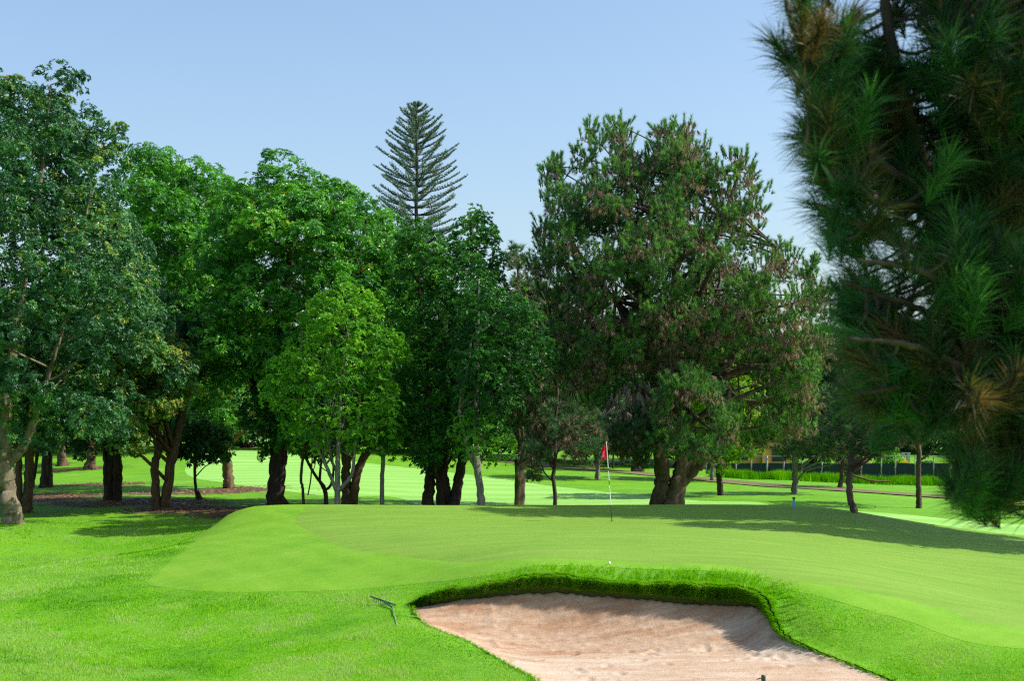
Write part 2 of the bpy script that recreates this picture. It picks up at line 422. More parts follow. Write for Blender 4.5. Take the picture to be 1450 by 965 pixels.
# footprints
for k in range(46):
    fx, fy = rng.uniform(-.3, 4.8), rng.uniform(19.5, 24.0)
    q = np.hypot((sv[:, 0] - fx) / .07, (sv[:, 1] - fy) / .15)
    sz = sz - w * .028 * np.exp(-q ** 2) + w * .012 * np.exp(-((q - 1.5) / .4) ** 2)
m, nt, nd, ln = newmat('bunker_sand_grains')
n1 = noise(nd, ln, 1.1, 6, .65, (.55, 1.7, 1)); n2 = noise(nd, ln, 26, 5, .75); n3 = noise(nd, ln, 90, 3, .7); n4 = noise(nd, ln, 5, 5, .65, (.4, 1.8, 1))
back_tone = attr(nd, 'back_tone')
s_ = math_node(nd, ln, 'ADD', math_node(nd, ln, 'MULTIPLY', n1.outputs[0], .6), math_node(nd, ln, 'MULTIPLY', n4.outputs[0], .4))
s_ = math_node(nd, ln, 'SUBTRACT', s_, math_node(nd, ln, 'MULTIPLY', back_tone, .11))
r1 = ramp(nd, [(.32, (0.346, 0.204, 0.120)), (.47, (0.454, 0.326, 0.224)), (.6, (0.528, 0.424, 0.318))]); ln.new(s_, r1.inputs[0])
r2 = ramp(nd, [(.28, (.60, .55, .50)), (.52, (1, 1, 1))]); ln.new(n2.outputs[0], r2.inputs[0])
col = mixc(nd, ln, .8, r1.outputs[0], r2.outputs[0], 'MULTIPLY')
finish(nd, ln, col, .95, math_node(nd, ln, 'ADD', n2.outputs[0], math_node(nd, ln, 'MULTIPLY', n3.outputs[0], .5)), .1, .6, .02)
back_tone_v = np.clip(backdist * 1.0 + foot * .6, 0, 1)  # sand colour goes darker on the back face and along its foot
me = mesh_np('bunker_sand', np.column_stack([sv, sz]), sf, m, {'back_tone': back_tone_v})
tag(link('bunker_sand', me), 'pale raked sand filling the bunker', kind='structure')

# overlays ------------------------------------------------------------------
def poly_px(lst):
    return [onground(a, b_) for a, b_ in lst]
def overlay(name, poly, step, off, mat, label):
    poly = np.array(poly); lp = smooth_path(np.vstack([poly, poly[:1]]), max(160, len(poly) * 12))[:-1]
    lo = lp.min(0); hi = lp.max(0)
    P = gridpts(lo[0], hi[0], lo[1], hi[1], step); P = P[inside(P, lp)]
    d_, _, _ = edge_dist(P, lp); P = P[d_ > step * .35]
    v, f = cdt(P, lp); f = f[inside(v[f].mean(1), lp)]
    de, _, _ = edge_dist(v, lp)
    zo = .003 + np.clip(de / .5, 0, 1) * (off - .003)
    return link(name, mesh_np(name, np.column_stack([v, hgt(v[:, 0], v[:, 1]) + zo]), f, mat)), lp
APRON = poly_px([(325, 727), (297, 748), (265, 775), (236, 800), (209, 827), (240, 834), (300, 839), (430, 839), (560, 831), (640, 823), (700, 816)]) + \
        [np.array(v) for v in [(.35, 26.65), (1.3, 26.45), (2.6, 26.15), (3.6, 25.85), (4.45, 25.35)]] + \
        [at(a, b_, d)[:2] for a, b_, d in [(1115, 838, 24.6), (1180, 852, 24.0), (1280, 879, 23.1), (1450, 923, 21.9)]] + \
        [np.array(v, float) for v in [(13, 22), (20, 27), (22, 36), (19, 42), (15.3, 43.6), (13, 46), (10.5, 49), (5, 50.2), (0, 50.2), (-4, 49.8), (-7.5, 48.6), (-9.3, 47.2)]]
GREEN = poly_px([(402, 744), (425, 757), (445, 770), (480, 783), (560, 796), (680, 802)]) + \
        [np.array(v, float) for v in [(.3, 27.2), (1.3, 27.0), (2.6, 26.7), (3.9, 26.3)]] + \
        [at(a, b_, d)[:2] for a, b_, d in [(1100, 827, 25.0), (1200, 845, 24.5), (1320, 869, 23.7), (1450, 895, 22.9)]] + \
        [np.array(v, float) for v in [(14, 24), (18, 30), (18, 37), (14, 42.2), (11.5, 45), (9.5, 47.2), (5, 48.4), (0, 48.6), (-3.5, 48), (-5.8, 46), (-6.7, 43.5)]]
M_apron = lawn_mat('apron_turf', (0.086, 0.246, 0.005), (0.142, 0.318, 0.009), (0.201, 0.373, 0.030), stripes=(R(62), .8, .05), fine=80, bstr=.35)
M_green = lawn_mat('putting_turf', (0.112, 0.244, 0.014), (0.154, 0.288, 0.024), (0.197, 0.326, 0.041), stripes=(R(6), .7, .07), fine=140, bstr=.35, streak=(.22, 2.2, 1), worn=True)
M_fair = lawn_mat('fairway_turf', (0.140, 0.361, 0.046), (0.222, 0.458, 0.077), (0.312, 0.543, 0.152), stripes=(R(-3), 3.6, .12), fine=40, bstr=.2, streak=(.25, 1.3, 1))
o, APL = overlay('green_apron', APRON, .3, .014, M_apron, ''); tag(o, 'closely mown apron of turf around the putting green', kind='structure')
o, GRL = overlay('putting_green', GREEN, .3, .022, M_green, ''); tag(o, 'pale smooth putting green behind the bunker', kind='structure')
FAIR = poly_px([(290, 634), (370, 640), (450, 647), (560, 661), (640, 670), (760, 686), (900, 701), (1000, 710), (1090, 716), (1150, 720)]) + \
       [np.array(v, float) for v in [(14.5, 62), (20, 58.5), (26, 55), (24, 50), (16, 51.5), (9, 54.5), (2, 57), (-3, 60.5)]] + poly_px([(560, 705), (450, 702), (330, 686), (262, 668)])
o, FRL = overlay('fairway', FAIR, .9, .018, M_fair, ''); tag(o, 'pale striped fairway beyond the green', kind='structure')
M_path = lawn_mat('dirt', (.12, .07, .05), (.23, .15, .11), (.33, .24, .18), fine=20, bstr=.5)
M_path = lawn_mat('dirt', (.07, .12, .02), (.15, .13, .06), (.26, .19, .12), fine=20, bstr=.5)
pc = np.array([at(a, b_, d)[:2] for a, b_, d in [(560, 644, 132), (680, 655, 125), (760, 661, 118), (860, 668, 108), (960, 677, 99), (1020, 683, 94), (1100, 689, 88), (1170, 693, 85), (1250, 698, 80), (1330, 702, 77), (1450, 708, 74)]])
pt = smooth_path(pc, 60); tn = np.gradient(pt, axis=0); tn /= np.linalg.norm(tn, axis=1)[:, None]; nn = np.stack([-tn[:, 1], tn[:, 0]], -1)
wv = 1.3 + 1.2 * fbm(pt[:, 0] * .2, pt[:, 1] * .2, 3, 2)
rowsP = [pt + nn * (wv * k)[:, None] for k in np.linspace(-1, 1, 7)]
pv = np.vstack(rowsP); kk = np.arange(59); qs = np.vstack([np.stack([r_ * 60 + kk, r_ * 60 + kk + 1, (r_ + 1) * 60 + kk + 1, (r_ + 1) * 60 + kk], -1) for r_ in range(6)])[:, ::-1]
me = mesh_np('dirt_path', np.column_stack([pv, hgt(pv[:, 0], pv[:, 1]) + .05]), qs, M_path)
tag(link('dirt_path', me), 'worn brown dirt path behind the fairway', kind='structure')

# ------------------------------------------------------------------ grass blades
def blades(P, z, H, W, lean, tint, up=None):
    n = len(P); a = rng.random(n) * 2 * np.pi; l = lean * rng.random(n)
    U = np.column_stack([np.cos(a), np.sin(a), np.zeros(n)])
    b_ = rng.random(n) * 2 * np.pi; Ln = np.column_stack([np.cos(b_) * l, np.sin(b_) * l, np.sqrt(np.maximum(1 - l * l, .05))])
    if up is not None: Ln = Ln * .6 + up; Ln /= np.linalg.norm(Ln, axis=1)[:, None]
    B = np.column_stack([P, z])
    V = np.empty((n, 3, 3)); V[:, 0] = B - U * W[:, None]; V[:, 1] = B + U * W[:, None]; V[:, 2] = B + Ln * H[:, None]
    T = np.arange(n * 3).reshape(-1, 3)
    t = np.repeat(tint, 3)
    return V.reshape(-1, 3), T, t
GR = [(0, (.045, .185, .001)), (.3, (.115, .38, .001)), (.55, (.19, .50, .003)), (.75, (.29, .54, .012)), (.85, (.32, .48, .10)), (1, (.38, .50, .22))]
M_blade = leaf_mat('grass_blade', GR, .4, (1.15, 1.2, .25), .8, .03)
# rough in front and on both banks; density falls with distance
N = 950000
d_ = 1 / (1 / 19.0 - rng.random(N) * (1 / 19.0 - 1 / 58.0)); lat = (rng.random(N) - .5) * .98
P = np.stack([lat * d_, d_], -1)
P = np.vstack([P])
ina = inside(P, APL); dap, _, _ = edge_dist(P, APL)
fr = .45 * rng.random(len(P)) ** 2.2
okm = (~ina | (dap < fr)) & ~inside(P, BPOLY)
okm &= ~((P[:, 1] > 49) & (P[:, 0] > -9)) & ~((P[:, 1] > 44) & (P[:, 0] > 10))
short = np.where(ina, np.clip(1 - dap / .3, .25, .6), np.clip(.55 + dap / 1.2, 0, 1))[okm]
P = P[okm]
okm = soilmask(P[:, 0], P[:, 1]) + (fbm(P[:, 0] * 2.2, P[:, 1] * 2.2, 3) - .45) * 1.2 < .45
P = P[okm]; short = short[okm]
dist = P[:, 1] / 22
tuft = fbm(P[:, 0] * 1.6, P[:, 1] * 1.6, 51, 4); big = fbm(P[:, 0] * .35, P[:, 1] * .5, 53, 3)
H = (.020 + .065 * np.clip(tuft - .32, 0, 1) * 1.7) * (.6 + .8 * rng.random(len(P))) * dist ** .25 * short
W = .0042 * dist ** .9 * (.7 + .6 * rng.random(len(P)))
tint = np.clip(.34 + 1.6 * (tuft - .44) + 1.9 * (big - .44) + .20 * rng.standard_normal(len(P)), 0, 1)
clip_ = .55 * fbm(P[:, 0] * .9 + .5 * P[:, 1], P[:, 1] * .9, 57, 5) + .45 * fbm(P[:, 0] * .28 - .2 * P[:, 1], P[:, 1] * .35, 58, 3) - .455 + .11 * np.clip((-P[:, 0] - 3) / 4, 0, 1) * np.clip((27 - P[:, 1]) / 4, 0, 1)
tint = np.where(rng.random(len(P)) < np.clip(clip_ * 7, 0, .8), np.clip(.88 + .1 * rng.standard_normal(len(P)), 0, 1), tint)   # pale clippings left by the mower
Vb, Tb, ta = blades(P, hgt(P[:, 0], P[:, 1]) - .004, H, W, .75, tint)
Vs, Ts, As = [Vb], [Tb], [ta]; nv = len(Vb)
# shaggy lip: long blades on the crest and hanging over the face
n = 230000
i = rng.integers(0, ISB, n); wl = BKP[i, 3]; kp = rng.random(n) < np.clip((wl - .03) / .3, .05, 1); i = i[kp]; n = len(i); wl = BKP[i, 3]
f_ = rng.random(n); j = (i + 1) % ISB
p0 = BPOLY[i] * (1 - f_[:, None]) + BPOLY[j] * f_[:, None]; nin = BIN[i]
back = -np.abs(rng.standard_normal(n)) * np.where(rng.random(n) < .6, .34, .05) * np.clip(wl / .3, .2, 1.1)
hang = rng.random(n) < .48
zt = (gz[:ISB][i] * (1 - f_) + gz[:ISB][j] * f_)
vface = rng.random(n) ** 1.3
pos = p0 + nin * np.where(hang, .035, back)[:, None]
zz = np.where(hang, zt - vface * wl * .86, hgt(pos[:, 0], pos[:, 1]) - .005)
clump = fbm(pos[:, 0] * 5, pos[:, 1] * 5, 61, 3)
Hl = np.where(hang, .05 + .17 * clump * np.clip(wl / .2, .2, 1), (.035 + .10 * np.clip(clump, .1, 1)) * np.clip(wl / .3, .35, 1)) * (.6 + .7 * rng.random(n))
upv = np.column_stack([nin * np.where(hang, .75, .22)[:, None], np.where(hang, -.35, .5)])
tl = np.clip(np.where(hang, .45, .50) + .8 * (clump - .44) + .2 * rng.standard_normal(n), 0, 1)
Vb, Tb, ta = blades(pos, zz, Hl, .0045 * (.7 + .6 * rng.random(n)), .7, tl, upv)
Vs.append(Vb); Ts.append(Tb + nv); As.append(ta)
me = mesh_np('rough_grass', np.vstack(Vs), np.vstack(Ts), M_blade, {'tint': np.concatenate(As)}, False)
tag(link('rough_grass', me), 'bright green rough grass around bunker and mound', 'grass', kind='stuff')

# fallen leaves under the grove
n = 26000
P = np.column_stack([rng.uniform(-32, 3, n), rng.uniform(50, 84, n)])
P = P[(rng.random(n) < .008) & (P[:, 0] < -9.5) | ((soilmask(P[:, 0], P[:, 1]) + (fbm(P[:, 0] * .9, P[:, 1] * .9, 77) - .45) * 1.3) > .35 + .3 * rng.random(n))]; n = len(P)
a = rng.random(n) * 6.283; L = .05 + .06 * rng.random(n); tl = (rng.random(n) - .5) * .5
D = np.column_stack([np.cos(a), np.sin(a), tl]) * L[:, None]; S_ = np.column_stack([-np.sin(a), np.cos(a), (rng.random(n) - .5) * .6]) * L[:, None] * .55
B = np.column_stack([P, hgt(P[:, 0], P[:, 1]) + .03])
V = np.stack([B - D, B + S_, B + D, B - S_], 1).reshape(-1, 3)
M_lit = leaf_mat('fallen_leaf', [(0, (.12, .05, .03)), (.5, (.26, .13, .07)), (1, (.46, .27, .13))], .1)
me = mesh_np('leaf_litter', V, np.arange(4 * n).reshape(-1, 4), M_lit, {'tint': np.repeat(rng.random(n), 4)}, False)
tag(link('leaf_litter', me), 'brown fallen leaves scattered on bare soil under the grove', 'leaves', kind='stuff')
# ------------------------------------------------------------------ trees
def basis(A):
    ref = np.where(np.abs(A[:, 2:3]) < .9, np.array([[0, 0, 1.0]]), np.array([[1.0, 0, 0]]))
    U = np.cross(A, ref); U /= np.linalg.norm(U, axis=1)[:, None] + 1e-9
    return U, np.cross(A, U)
def rosettes(P, A, k, L, W, spread, tint, droop=.15, jit=.25, tj=.08):
    """k folded leaves round the tip of each twig"""
    n = len(P); U, V2 = basis(A)
    P = np.repeat(P, k, 0); A = np.repeat(A, k, 0); U = np.repeat(U, k, 0); V2 = np.repeat(V2, k, 0); t = np.repeat(tint, k)
    m = n * k
    az = np.tile(np.arange(k) / k * 2 * np.pi, n) + np.repeat(rng.random(n) * 6.283, k) + rng.standard_normal(m) * .35
    s = np.clip(spread + rng.standard_normal(m) * jit, .1, 2.3)
    rad = U * np.cos(az)[:, None] + V2 * np.sin(az)[:, None]
    D = A * np.cos(s)[:, None] + rad * np.sin(s)[:, None]; D[:, 2] -= droop; D /= np.linalg.norm(D, axis=1)[:, None]
    Nn = A * np.sin(s)[:, None] - rad * np.cos(s)[:, None] + .25 * rng.standard_normal((m, 3))
    S = np.cross(D, Nn); S /= np.linalg.norm(S, axis=1)[:, None] + 1e-9; Nn = np.cross(S, D)
    l = (L * (.65 + .6 * rng.random(m)))[:, None]; w = (W * (.7 + .5 * rng.random(m)))[:, None]
    mid = P + D * l * .5
    Vv = np.stack([P, mid + S * w * .5 + Nn * w * .18, P + D * l - np.array([0, 0, 1]) * l * .12, mid - S * w * .5 + Nn * w * .18], 1).reshape(-1, 3)
    tt = np.clip(t + tj * rng.standard_normal(m), 0, 1)
    return Vv, np.arange(4 * m).reshape(-1, 4), np.repeat(tt, 4)
def needles(P, A, k, L, W, s0, s1, tint, droop=.2, tj=.08):
    n = len(P); U, V2 = basis(A); m = n * k
    P = np.repeat(P, k, 0); A = np.repeat(A, k, 0); U = np.repeat(U, k, 0); V2 = np.repeat(V2, k, 0); t = np.repeat(tint, k)
    az = rng.random(m) * 6.283; s = s0 + (s1 - s0) * rng.random(m) ** .8
    rad = U * np.cos(az)[:, None] + V2 * np.sin(az)[:, None]
    D = A * np.cos(s)[:, None] + rad * np.sin(s)[:, None]; D[:, 2] -= droop * rng.random(m); D /= np.linalg.norm(D, axis=1)[:, None]
    S = np.cross(D, rng.standard_normal((m, 3))); S /= np.linalg.norm(S, axis=1)[:, None] + 1e-9
    l = (L * (.6 + .5 * rng.random(m)))[:, None]; w = W * (.7 + .6 * rng.random(m))[:, None]
    P = P - A * (rng.random(m) * .35 * L)[:, None]
    Vv = np.stack([P - S * w * .5, P + S * w * .5, P + D * l], 1).reshape(-1, 3)
    return Vv, np.arange(3 * m).reshape(-1, 3), np.repeat(np.clip(t + tj * rng.standard_normal(m), 0, 1), 3)

def n3(p, s): return (vnoise(p[:, 0] + .7 * p[:, 2] + s, p[:, 1] - .6 * p[:, 2], int(s)) + vnoise(p[:, 2] + .3 * p[:, 0] - s, p[:, 0] - p[:, 1] * .5, int(s) + 5)) * .5
def clumps(poly, d, thick, n, r0, r1, gap=.35, gs=.5, sep=.55, seed=1, front=.5, emax=None, yoff=0, edge=.55, holes=()):
    """clump centres filling a crown: outline in the X-Z plane, lens-shaped in depth"""
    W2 = np.array([at(a, b_, d) for a, b_ in poly])[:, [0, 2]]
    lo = W2.min(0); hi = W2.max(0); em = emax or .42 * min(hi - lo)
    out = []; rad = []; tries = 0
    g = np.random.default_rng(seed)
    while len(out) < n and tries < 60:
        tries += 1
        Q = lo + g.random((n * 4, 2)) * (hi - lo); Q = Q[inside(Q, W2)]
        if not len(Q): continue
        e, _, _ = edge_dist(Q, W2)
        T = thick * np.sqrt(np.clip(1 - (1 - np.minimum(e / em, 1)) ** 2, 0, 1))
        u = g.random(len(Q)) * 2 - 1; u = np.sign(u) * np.abs(u) ** front
        P = np.column_stack([Q[:, 0], d + yoff + T * u, Q[:, 1]])
        r = r0 + (r1 - r0) * g.random(len(Q)); r = np.minimum(r, np.maximum(e / edge, r0 * .6))
        ok = (e > edge * r * .9) & (n3(P * gs, seed * 3.1) > gap)
        for hx, hy, hr in holes:
            hc = at(hx, hy, d); ok &= np.hypot(Q[:, 0] - hc[0], (Q[:, 1] - hc[2]) * 1.25) > hr / F * d + .45 * r
        for p, rr_ in zip(P[ok], r[ok]):
            if out:
                dd_ = np.linalg.norm(np.array(out) - p, axis=1)
                if (dd_ < sep * rr_).any(): continue
            out.append(p); rad.append(rr_)
            if len(out) >= n: break
    return np.array(out), np.array(rad)
def on_clumps(Cc, r, dens, flat=.75, seed=1, up=.5, shell=.62, zmin=-.6):
    g = np.random.default_rng(seed)
    cnt = np.maximum((dens * r * r).astype(int), 3); idx = np.repeat(np.arange(len(Cc)), cnt); n = len(idx)
    D = g.standard_normal((n, 3)); D /= np.linalg.norm(D, axis=1)[:, None]
    D[:, 2] = np.where(D[:, 2] < zmin, -D[:, 2], D[:, 2])
    P = Cc[idx] + D * (r[idx] * (shell + (1.05 - shell) * g.random(n)))[:, None] * np.array([1, 1, flat])
    A = D + np.array([0, 0, up]) + .35 * g.standard_normal((n, 3)); A /= np.linalg.norm(A, axis=1)[:, None]
    return P, A, idx
def on_twigs(Cc, r, dens, flat, seed, up, per=9, tr=.26):
    """boughs -> twig groups -> leaf rosettes: small bright heads with dark gaps between them"""
    S, A0, idx = on_clumps(Cc, r, dens / per, flat, seed, up, shell=.55)
    g = np.random.default_rng(seed + 9); n = len(S)
    rr_ = tr * (.7 + .6 * g.random(n)); m = n * per
    D = g.standard_normal((m, 3)); D /= np.linalg.norm(D, axis=1)[:, None]
    A = np.repeat(A0, per, 0); dot = (D * A).sum(1); D = np.where((dot < -.15)[:, None], -D, D)
    P = np.repeat(S, per, 0) + D * np.repeat(rr_, per)[:, None] * np.array([1, 1, .8])
    Ax = D + .7 * A + np.array([0, 0, .25]); Ax /= np.linalg.norm(Ax, axis=1)[:, None]
    return P, Ax, np.repeat(idx, per), np.repeat(g.standard_normal(n), per)
def stem_pts(stem, d, bend=.25, n=26):
    """stem: list of (px, py, width px[, extra depth]); the foot is carried down into the ground"""
    P = []; W = []
    for s_ in stem:
        p = at(s_[0], s_[1], d + (s_[3] if len(s_) > 3 else 0)); P.append(p); W.append(s_[2] / F * d * .5)
    return np.array(P), np.array(W)
def trunk_mesh(stems, d, ground=True, flare=1.35, sides=10, bump=.16):
    mb = MB(); paths = []
    for st in stems:
        P, W = stem_pts(st, d)
        if ground and len(st[0]) <= 4 and (len(st[0]) < 4 or st[0][3] == 0):
            zg = hgt(P[0, 0], P[0, 1])
            if abs(P[0, 2] - zg) < 1.6: P[0, 2] = max(min(P[0, 2], zg + .05), zg - .0)
            foot = P[0].copy(); foot[2] = zg - .25
            P = np.vstack([foot, P]); W = np.concatenate([[W[0] * flare], W]); W[0] = W[1] * flare
        n = max(14, int(8 * np.linalg.norm(np.diff(P, axis=0), axis=1).sum() / 1.2)); n = min(n, 46)
        pp = smooth_path(P, n)
        seg = np.concatenate([[0], np.cumsum(np.linalg.norm(np.diff(P, axis=0), axis=1))]); seg /= seg[-1]
        sp_ = np.concatenate([[0], np.cumsum(np.linalg.norm(np.diff(pp, axis=0), axis=1))]); sp_ /= sp_[-1]
        ww = np.interp(sp_, seg, W); pp = pp + (rng.random(pp.shape) - .5) * ww[:, None] * .35
        mb.tube(pp, ww, sides, True, bump); paths.append((pp, ww))
    return mb, paths
def add_limbs(mb, paths, targets, r0, r1=.02, sag=.1, seed=1, low=.25, sides=6):
    g = np.random.default_rng(seed)
    paths = [q for q in paths if np.ptp(q[0][:, 2]) > 1.2] or paths
    for t in targets:
        pp, ww = paths[g.integers(len(paths))]
        best = None
        # start on the trunk clearly below the target
        z = t[2] - (.25 + .5 * g.random()) * np.hypot(t[0] - pp[:, 0], t[1] - pp[:, 1]).min() - .4
        k = int(np.clip(np.searchsorted(pp[:, 2], z), int(len(pp) * low), len(pp) - 1))
        a = pp[k]; L = np.linalg.norm(t - a)
        m1 = a * .65 + t * .35 + np.array([0, 0, sag * L * .6]) + g.standard_normal(3) * L * .05
        m2 = a * .3 + t * .7 + np.array([0, 0, sag * L * .3]) + g.standard_normal(3) * L * .06
        path = smooth_path([a, m1, m2, t], 10)
        rr_ = min(r0, ww[k] * .7)
        mb.tube(path, np.linspace(rr_, r1, 10), sides, True, .1)

def foliage(name, mat, parts, parent, origin, leafcard=True):
    V = []; Fc = []; A = []; n = 0
    for v, f, a in parts:
        V.append(v); Fc.append(f + n); A.append(a); n += len(v)
    quads = [f for f in Fc if f.shape[1] == 4]; tris = [f for f in Fc if f.shape[1] == 3]
    Fs = ([np.vstack(quads)] if quads else []) + ([np.vstack(tris)] if tris else [])
    me = mesh_np(name, np.vstack(V) - np.asarray(origin), Fs, mat, {'tint': np.concatenate(A)}, False)
    return link(name, me, parent)

BK_dark = bark_mat('dark_bark', (.022, .016, .012), (.075, .055, .04))
BK_brown = bark_mat('brown_bark', (.05, .032, .02), (.16, .10, .06))
BK_pale = bark_mat('pale_bark', (.12, .095, .065), (.27, .22, .15), (.10, .11, .04))
BK_grey = bark_mat('grey_bark', (.10, .09, .08), (.25, .23, .20))
BK_moss = bark_mat('mossy_bark', (.05, .035, .02), (.17, .12, .06), (.16, .16, .03))
BK_pine = bark_mat('pine_bark', (.03, .022, .018), (.15, .105, .08), None, 4.0)

L_oak = leaf_mat('glossy_blue_green_leaf', [(0, (.012, .07, .028)), (.4, (.030, .135, .045)), (.7, (.075, .24, .055)), (.86, (.18, .38, .045)), (.95, (.40, .34, .045)), (1, (.50, .26, .05))], .28, rough=.42, spec=.5)
L_mag = leaf_mat('bright_tropical_leaf', [(0, (.012, .085, .014)), (.35, (.032, .185, .016)), (.7, (.10, .36, .022)), (.93, (.24, .54, .035)), (.985, (.26, .54, .04)), (1, (.5, .04, .02))], .34, rough=.38, spec=.5)
L_bush = leaf_mat('fresh_green_leaf', [(0, (.018, .10, .010)), (.4, (.06, .23, .016)), (.75, (.16, .42, .024)), (1, (.34, .62, .04))], .40, rough=.42, spec=.4)
L_dark = leaf_mat('deep_green_leaf', [(0, (.008, .055, .012)), (.45, (.022, .125, .017)), (.8, (.07, .26, .024)), (1, (.22, .48, .03))], .32, rough=.4, spec=.4)
L_sun = leaf_mat('yellow_green_leaf', [(0, (.07, .17, .01)), (.5, (.16, .32, .012)), (1, (.36, .42, .02))], .5)
L_pine = leaf_mat('pine_needle', [(0, (.22, .135, .095)), (.16, (.32, .205, .15)), (.26, (.17, .125, .075)), (.36, (.022, .065, .032)), (.62, (.052, .135, .052)), (.85, (.10, .27, .055)), (1, (.22, .42, .07))], .3, rough=.45, spec=.4)
L_dead = leaf_mat('dead_needle', [(0, (.10, .07, .055)), (.5, (.24, .17, .14)), (1, (.40, .34, .31))], .2)
L_far = leaf_mat('distant_leaf', [(0, (0.018, 0.060, 0.024)), (.5, (0.036, 0.120, 0.030)), (1, (0.096, 0.228, 0.036))], .3)
L_nor = leaf_mat('hazed_norfolk_needle', [(0, (.08, .13, .125)), (.5, (.13, .20, .175)), (1, (.20, .28, .22))], .2)  # pale blue-grey distance haze is put into the needle colour

def broadleaf(name, label, cat, base, d, stems, crowns, bark, leaf, k=7, L=.2, W=.08, spread=1.15, dens=60, limbs=16, lr=.09,
              up=.5, flat=.7, tint0=.5, tvar=.18, seed=1, group=None, low=.3, sag=.1, tops=0.0, flare=1.35):
    bx = (base[0] - 725) / F * d; org = np.array([bx, d, hgt(bx, d)])
    root = empty(name, org, label, cat, group)
    mb, paths = trunk_mesh(stems, d, flare=flare)
    allC = []; parts = []
    for ci, c in enumerate(crowns):
        c = dict(c); poly = c.pop('poly'); dn = c.pop('dens', dens); t0 = c.pop('tint', tint0); dd = d + c.pop('dd', 0)
        Cc, r = clumps(poly, dd, seed=seed * 7 + ci, **c)
        if not len(Cc): continue
        P, A, idx, tg = on_twigs(Cc, r, dn, flat, seed * 11 + ci, up, tr=L * 1.7)
        ct = np.random.default_rng(seed + ci).standard_normal(len(Cc)) * tvar * .85
        t = t0 + .8 * ct[idx] + tvar * .6 * tg + tvar * .35 * rng.standard_normal(len(P))
        t = np.where(rng.random(len(P)) < .006, t + .3, np.minimum(t, .88))
        if tops: t = np.where(rng.random(len(P)) < tops, .93 + .07 * rng.random(len(P)), np.clip(t, 0, .9))
        parts.append(rosettes(P, A, k, L, W, spread, np.clip(t, 0, 1)))
        allC.append(Cc)
    allC = np.vstack(allC)
    g = np.random.default_rng(seed); sel = allC[g.permutation(len(allC))[:limbs]]
    add_limbs(mb, paths, sel, lr, .015, sag, seed, low)
    mb.build('trunk', bark, root, org)
    foliage('crown', leaf, parts, root, org)
    return root

def candle(Cc, r, seed, L, W, bias, k, mb):
    """upright shoots standing out of the top of each bough, dressed with short brushes of needles"""
    g = np.random.default_rng(seed + 400); P = []; A = []
    for c, rr_ in zip(Cc, r):
        for _ in range(5):
            a = g.random() * 6.283; q = rr_ * g.uniform(.2, .95)
            foot = c + np.array([np.cos(a) * q, np.sin(a) * q, rr_ * .25]); ax = np.array([np.cos(a) * .35, np.sin(a) * .35, 1.0]) + .2 * g.standard_normal(3); ax /= np.linalg.norm(ax)
            hh = g.uniform(.35, .8) * (.5 + .5 * rr_)
            mb.tube(np.array([foot, foot + ax * hh * .5, foot + ax * hh]), [.02, .014, .008], 4, False)
            for u in np.linspace(.35, 1, 4): P.append(foot + ax * hh * u); A.append(ax)
    P = np.array(P); A = np.array(A)
    return needles(P, A, int(k * .75), L * .95, W, .15, .75, np.clip(bias + .1 + .13 * g.standard_normal(len(P)), .4, 1), .05)
